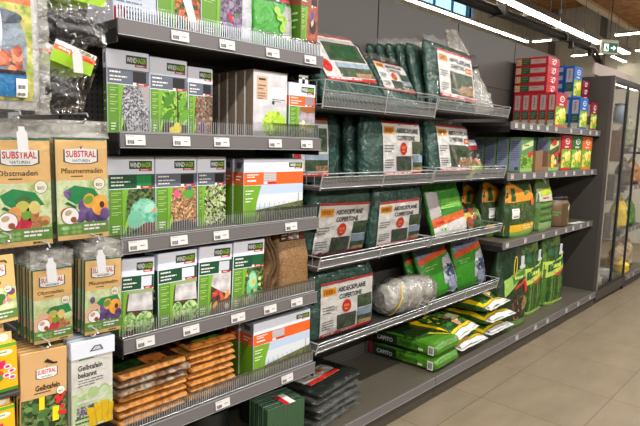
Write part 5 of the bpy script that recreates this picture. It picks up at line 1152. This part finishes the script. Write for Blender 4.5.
# second shelf: grass seed cartons etc.
def seed_carton(label, x, y, W, D, H, second, group):
    t = thing('grass_seed_carton', label, 'carton', (x, y, ZM), (0, 0, 0), group)
    mb = MB(); mb.rbox(0, 0, 0, W, D, H, M((120, 160, 110)), .003); a = Art(mb, boxfront(.002, 0, .002), W - .004, H - .004); s = Art(mb, boxleft(D - .002, 0, .002), D - .004, H - .004)
    a.rect(0, .1, 1, 1, (96, 140, 90) if not second else LEAFD, 1); a.rect(0, 0, 1, .11, (150, 190, 110), 2); a.rect(0, .12, 1, .5, LEAFY if not second else FLOW, 2); a.poly([(.05, .62), (.95, .78), (.95, .94), (.05, .78)], (206, 220, 150), 3); a.lines(.2, .8, .8, 1, .05, (40, 90, 50), 4, .8); a.poly([(.55, .42), (.98, .5), (.98, .62), (.55, .54)], (210, 40, 44), 4); a.ell(.3, .3, .2, .12, (70, 120, 40), 3)
    if second: a.ell(.5, .85, .22, .1, (206, 30, 40), 5); a.blobs(.2, .12, .9, .45, 10, [(240, 210, 60), (60, 90, 50), (226, 230, 210)], .12, 4)
    s.rect(.06, .04, .94, .95, (148, 158, 186), 1); s.lines(.14, .9, .86, 10, .06, (90, 98, 130), 2, .4); s.rect(.55, .05, .85, .14, (80, 84, 100), 3)
    mb.build('carton_body', t); mb = MB(); mb.box(.004, .004, H, W - .004, D * .5, H + .0012, M((110, 150, 120))); mb.build('lid_flap', t); return t
gs = 'green grass seed cartons on the second right shelf'
p = seed_carton('green grass seed carton at the front beside the brown tray', 4.40, 1.915, .235, .1, .28, False, gs)
dup(p, (4.40, 2.022, ZM), 'green grass seed carton behind the front one beside the brown tray'); dup(p, (4.40, 2.129, ZM), 'green grass seed carton, third back, left end of the queue'); dup(p, (4.40, 2.236, ZM), 'green grass seed carton at the back, far left of the queue')
for q in ():
    pass
p = seed_carton('flower seed carton with a red bloom right of the brown tray', 4.965, 1.91, .225, .11, .295, True, gs)
dup(p, (4.965, 2.03, ZM), 'flower seed carton behind the one with the red bloom')
t = thing('cardboard_tray', 'brown cardboard tray with a cut away front on the second right shelf', 'box', (4.66, 1.90, ZM))
KB = M((138, 104, 74), .75); KD = M((110, 82, 58), .8); mb = MB(); W, D, H = .27, .22, .175
mb.rbox(0, 0, 0, W, D, .004, KB, .001); mb.rbox(0, 0, .004, .004, D, H, KB, .001); mb.rbox(W - .004, 0, .004, W, D, H, KB, .001); mb.rbox(.004, D - .004, .004, W - .004, D, H, KD, .001); mb.build('tray_body', t)
mb = MB(); mb.rbox(.004, .0, .004, W * .55, .004, H, KB, .001); mb.rbox(W * .55, 0, .004, W - .004, .004, .04, KB, .001); mb.build('cut_front', t)
gf = 'trio of coloured fertiliser cartons on the second right shelf'
for col, x, W, nm, bs in (((186, 30, 40), 5.215, .245, 'red topped fertiliser carton, left of the trio', (206, 50, 36)), ((46, 104, 44), 5.468, .28, 'green topped fertiliser carton, middle of the trio', (60, 130, 50)), ((236, 108, 26), 5.756, .275, 'orange topped fertiliser carton, right of the trio', (240, 130, 30))):
    p = lawn_carton(nm + ' on the second right shelf', x, 1.895, ZM, W, .08, .325, col, GREYP, gf, base=bs); dup(p, (x, 1.98, ZM), nm.split(',')[0] + ' directly behind its twin of the trio')
# third shelf: orange and green sacks, striped sack, bottle
def seed_sack(label, x, y, z, W, D, H, fn, base, group, rot=0, seed=1, clip=True):
    t = thing('standing_sack', label, 'sack', (x, y, z), (0, 0, R(rot)), group)
    lf = Loft([(0, W * .9, D * .9), (.02, W, D), (H * .45, W, D), (H * .7, W * .95, D * .72), (H * .9, W * .86, D * .3), (H, W * .84, .012)], 3.2, .010, 9, seed)
    mb = MB(); lf.body(mb, M(base, gloss=1), 22); a = lf.front(mb, W, H, 0, 1, .985); fn(a); mb.build('sack_body', t)
    if clip:
        mb = MB(); mb.tube([(-W * .12 + .05 * W * math.cos(q), -D * .42 - .012, H * .78 + .09 * W * math.sin(q) * 2) for q in [2 * math.pi * k / 16 for k in range(17)]], .005, M((206, 190, 60)) if clip == 2 else M((60, 110, 70)), 6, False); mb.build('carry_loop', t)
        mb = MB(); mb.rbox(W * .1, -D * .36 - .02, H * .76, W * .2, -D * .36 - .012, H * .89, M((206, 208, 214)), .003); mb.rbox(W * .02, -D * .42 - .02, H * .74, W * .2, -D * .42 - .012, H * .78, M((206, 208, 214)), .003); mb.build('paper_tag', t)
    return t
def og_front(a):
    a.rect(0, .0, 1, .62, speck('picture_pellets', [(26, 46, 26), (50, 80, 40), (90, 110, 50), (34, 58, 30)], 60, gloss=1), 1); a.rect(0, .10, 1, .22, (226, 176, 40), 2); a.rect(0, 0, 1, .10, (116, 160, 70), 2); a.lines(.45, .19, .95, 2, .04, (250, 226, 140), 3, .5); a.rect(.1, .33, .3, .5, WHITE, 3); a.bars(.12, .35, .28, .48, INK, 4, 8)
    a.poly([(.0, .60), (.95, .62), (1, .9), (.55, .78), (.1, .95), (0, .9)], (230, 150, 40), 2); a.poly([(.55, .70), (.9, .8), (.9, .88), (.55, .79)], (30, 110, 60), 3); a.rect(.1, .62, .22, .84, (30, 90, 50), 3); a.poly([(.75, .52), (.98, .55), (.98, .68), (.75, .62)], (226, 90, 40), 3)
    a.lines(.6, .79, .86, 1, .03, (240, 230, 120), 4, .9)
go = 'orange and dark green sacks on the third right shelf'
p = seed_sack('orange topped dark green sack at the front of the third right shelf', 4.52, 1.985, ZL, .54, .17, .475, og_front, (44, 70, 36), go, 0, 3, 0)
dup(p, (4.41, 2.13, ZL), 'orange topped dark green sack behind the front one', (0, 0, 0)); 
p2 = seed_sack('orange topped dark green sack farthest back on the left of the third right shelf', 4.33, 2.262, ZL, .5, .10, .44, og_front, (44, 70, 36), go, 0, 6, 0)
def strip_front(a):
    a.rect(0, 0, 1, 1, (84, 120, 60), 1); a.rect(0, .0, 1, .16, (140, 170, 110), 2)
    for k in range(7): a.poly([(0, .16 + .06 * k), (1, .18 + .06 * k), (1, .21 + .06 * k), (0, .19 + .06 * k)], [(40, 76, 36), (110, 150, 70)][k % 2], 2)
    a.rect(0, .55, 1, .78, (206, 206, 190), 3); a.poly([(.1, .64), (.9, .68), (.9, .8), (.1, .76)], (190, 206, 60), 4); a.lines(.2, .62, .8, 1, .04, (206, 60, 60), 4, .7); a.poly([(.2, .98), (.55, .86), (.62, .92), (.3, 1)], (240, 240, 236), 5)
seed_sack('green and white striped sack between orange sack and brown bottle', 5.02, 1.975, ZL, .34, .14, .48, strip_front, (84, 120, 60), None, 0, 9, 0)
t = thing('fertiliser_bottle', 'brown bottle with a black cap and flower label on the third right shelf', 'bottle', (5.42, 2.0, ZL))
BRN = M((116, 92, 66), .35); mb = MB(); mb.lathe([(.0, 0), (.125, 0), (.135, .012), (.135, .2), (.125, .235), (.11, .25), (.11, .255)], BRN, 28); mb.build('bottle_body', t)
mb = MB(); mb.lathe([(.112, .255), (.12, .257), (.12, .275), (.112, .282), (.0, .284)], BLACK, 28); mb.build('cap', t)
mb = MB(); a = Art(mb, lambda u, v, h: ((.136 + h) * math.sin((u - .13) / .136 - .35), -(.136 + h) * math.cos((u - .13) / .136 - .35), .02 + v), .30, .2); n = 14
a.rect(.3, 0, .95, 1, (90, 74, 50), 1, 14); a.blobs(.55, .1, .95, .95, 9, [(226, 206, 120), (206, 220, 60), (240, 230, 210), (60, 50, 40)], .1, 2); a.lines(.0, .62, .28, 2, .12, (110, 150, 80), 2, .6); mb.build('bottle_label', t)
mb = MB(); mb.rbox(0, 0, 0, .26, .06, .003, M((226, 222, 214)), .001); tag(mb.build('paper_slip', None, (5.66, 1.885, ZL), (0, 0, R(-4))), 'white paper slip on the right end of the third right shelf', 'paper')
# base deck: dark bag and two bamboo green sacks
def dark_front(a):
    a.rect(0, 0, 1, .62, (36, 52, 28), 1); a.rect(0, .62, 1, 1, (24, 50, 30), 1); a.poly([(.1, .42), (.6, .6), (1, .62), (1, .78), (.5, .70), (.1, .62)], (150, 186, 90), 2); a.poly([(.35, .55), (.95, .66), (.95, .74), (.35, .63)], (60, 130, 50), 3); a.lines(.42, .64, .9, 1, .04, (206, 226, 120), 4, .7); a.poly([(.4, .48), (.98, .58), (.98, .62), (.4, .52)], (206, 60, 50), 3)
    a.rect(.75, .42, .98, .54, (206, 40, 40), 4); a.ell(.6, .28, .3, .13, (90, 70, 50), 2); a.blobs(.35, .15, .9, .38, 12, [(40, 34, 28), (170, 130, 90), (70, 56, 44)], .1, 3); a.rect(0, 0, 1, .10, (96, 130, 66), 2); a.poly([(.8, .2), (.98, .3), (.9, .34)], (226, 206, 50), 4)
gd = 'standing sacks on the right base deck'
seed_sack('dark green sack with a yellow carry loop standing on the right base deck', 4.36, 1.94, Z1, .46, .20, .66, dark_front, (34, 60, 34), gd, -4, 12, 2)
def bamboo(a):
    a.rect(0, 0, 1, 1, (54, 88, 36), 1)
    for k in range(9): a.rect(.02 + .11 * k, .02, .085 + .11 * k, .55, [(74, 118, 46), (42, 78, 32), (98, 140, 58)][k % 3], 2, 6)
    a.rect(0, 0, 1, .06, (150, 176, 90), 3); a.poly([(0, .42), (1, .52), (1, .74), (.5, .66), (0, .66)], (190, 210, 90), 3); a.poly([(.1, .50), (.92, .58), (.92, .68), (.1, .61)], (30, 100, 56), 4); a.lines(.18, .6, .86, 1, .05, (226, 226, 90), 5, .9); a.poly([(.4, .43), (.98, .49), (.98, .53), (.4, .47)], (206, 70, 60), 4)
    a.rect(0, .86, 1, 1, (110, 140, 60), 2); a.poly([(.15, .75), (.4, .72), (.35, .9), (.12, .92)], (60, 110, 76), 3)
p = seed_sack('bamboo patterned green sack next to the dark sack on the base deck', 4.86, 1.985, Z1, .42, .17, .64, bamboo, (84, 124, 52), gd, 0, 15, 1)
dup(p, (5.34, 1.975, Z1), 'bamboo patterned green sack nearest the grey side panel on the base deck', (0, 0, R(-4)))

# ================================================================== goods in the cabinet and the far bay
g = 'pots and jars inside the glass cabinet'
def pot(label, x, y, z, r, h, col, lid=None):
    t = thing('jar', label, 'jar', (x, y, z), (0, 0, 0), g)
    mb = MB(); mb.lathe([(0, 0), (r * .8, 0), (r, h * .1), (r, h * .8), (r * .7, h * .92), (r * .7, h)], M(col, .3), 20); mb.build('jar_body', t)
    mb = MB(); mb.lathe([(r * .75, h), (r * .75, h * 1.1), (0, h * 1.12)], M(lid or (50, 48, 46), .4), 20); mb.build('lid', t); return t
def gift(label, x, y, z, w, d, h, c1, c2):
    t = thing('gift_box', label, 'box', (x, y, z), (0, 0, R(8)), g)
    mb = MB(); mb.rbox(0, 0, 0, w, d, h, M(c1), .003); a = Art(mb, boxfront(.002, 0, .002), w - .004, h - .004); a.rect(.15, .35, .85, .75, c2, 1); a.lines(.2, .25, .8, 2, .08, WHITE, 1, .5); mb.build('box_body', t)
    mb = MB(); mb.rbox(-.002, -.002, h - .02, w + .002, d + .002, h + .003, M(c1), .002); mb.build('box_lid', t); return t
def bouquet(label, x, y, z, h, cols, seed):
    t = thing('flower_bunch', label, 'flowers', (x, y, z), (0, 0, 0), 'flower bunches in the glass cabinet')
    r = random.Random(seed); mb = MB(); mb.lathe([(0, 0), (.05, 0), (.065, .1), (.06, .12)], M((120, 116, 110), .3), 16); mb.build('vase', t)
    mb = MB(); mf = MB()
    for i in range(26):
        a, q = r.random() * 6.28, r.random() ** .5 * .11; e = Vector((q * math.cos(a), q * math.sin(a), h * (.7 + .3 * r.random())))
        mb.tube([(0, 0, .1), tuple(e * .6 + Vector((0, 0, .05))), tuple(e)], .003, M((60, 90, 44)), 4, False)
        for k in range(5):
            b = 6.28 * k / 5; mf.face([e, e + Vector((.018 * math.cos(b), .018 * math.sin(b), .012)), e + Vector((.03 * math.cos(b + .5), .03 * math.sin(b + .5), .004)), e + Vector((.018 * math.cos(b + 1), .018 * math.sin(b + 1), .012))], M(cols[i % len(cols)], .5))
    mb.build('stems', t); mf.build('petals', t); return t
bouquet('bunch of dusky red flowers in the glass cabinet, upper shelf', 6.42, 1.93, 1.49, .36, [(150, 40, 50), (120, 60, 60), (190, 110, 110)], 1)
bouquet('bunch of dusky red flowers in the glass cabinet, lower shelf', 6.40, 1.93, 1.06, .36, [(110, 50, 50), (150, 90, 80), (90, 120, 60)], 2)
bouquet('bunch of green sprigs in the glass cabinet near its floor', 6.38, 1.93, .63, .34, [(60, 100, 50), (90, 130, 70), (140, 150, 110)], 3)
gift('brown gift box inside the glass cabinet at eye level', 6.80, 1.84, 1.49, .2, .15, .34, (112, 74, 46), (140, 100, 70))
gift('grey wooden box inside the glass cabinet, middle shelf', 6.70, 1.84, 1.06, .3, .15, .28, (84, 78, 72), (120, 112, 104))
gift('pale box inside the glass cabinet, lower shelf', 6.70, 1.84, .63, .3, .2, .26, (96, 88, 76), (130, 120, 104))
pot('white jar on the top glass shelf of the cabinet', 6.35, 1.90, 1.909, .07, .16, (200, 206, 210)); pot('dark jar beside the white one on the top glass shelf', 6.56, 1.92, 1.909, .07, .18, (60, 66, 64)); pot('blue grey jar at the right of the top glass shelf', 6.9, 1.9, 1.909, .08, .2, (120, 140, 156))
pot('low glass coloured bowl on the cabinet floor, left', 6.42, 1.90, .161, .1, .1, (170, 180, 176), (190, 196, 190)); pot('low glass coloured bowl on the cabinet floor, right', 6.80, 1.92, .161, .12, .1, (180, 186, 180), (196, 200, 196))
g2 = 'net bags on the far shelving bay'
def netbag(label, x, y, z, w, h, cols, seed, sc=26):
    t = thing('net_bag', label, 'bag', (x, y, z), (0, 0, 0), g2)
    lf = Loft([(0, w * .8, .12), (.03, w, .18), (h * .6, w, .16), (h * .85, w * .6, .08), (h, w * .4, .02)], 2.4, .02, 14, seed)
    mb = MB(); lf.body(mb, speck('bagged_goods_%d' % seed, cols, sc), 16); mb.build('contents', t)
    mb = MB(); mb.tube([(-w * .2, 0, h), (0, 0, h + .03), (w * .2, 0, h)], .006, M(cols[0]), 6); mb.build('tie', t); return t
netbag('net bag of pale bulbs on the far bay base beyond the cabinet', 7.50, 1.95, Z1, .34, .36, [(206, 190, 160), (170, 140, 106), (226, 214, 190)], 31)
netbag('yellow net bag on the far bay base beyond the cabinet', 7.36, 1.86, Z1 + .0, .13, .16, [(236, 200, 40), (250, 220, 80), (206, 160, 30)], 32)
netbag('bright yellow bag on the middle shelf of the far bay', 7.42, 1.96, .686, .3, .38, [(240, 206, 30), (250, 226, 70), (226, 180, 30)], 33, 12)
netbag('green bag on the middle shelf of the far bay', 7.78, 1.96, .686, .3, .34, [(60, 110, 50), (110, 150, 70), (40, 80, 40)], 34)
netbag('pale bulb bag behind on the far bay base', 7.9, 1.98, Z1, .32, .38, [(190, 170, 130), (150, 120, 90), (210, 196, 170)], 35)
netbag('dark bag on the upper shelf of the far bay', 7.45, 1.96, 1.206, .3, .3, [(50, 44, 40), (90, 60, 46), (30, 28, 28)], 36); netbag('brown bag next to the dark bag on the far bay', 7.8, 1.96, 1.206, .3, .32, [(150, 100, 60), (190, 140, 90), (110, 70, 44)], 37)
netbag('grey green bag on the top shelf of the far bay', 7.5, 1.96, 1.656, .32, .34, [(110, 120, 100), (160, 160, 130), (80, 90, 80)], 38)
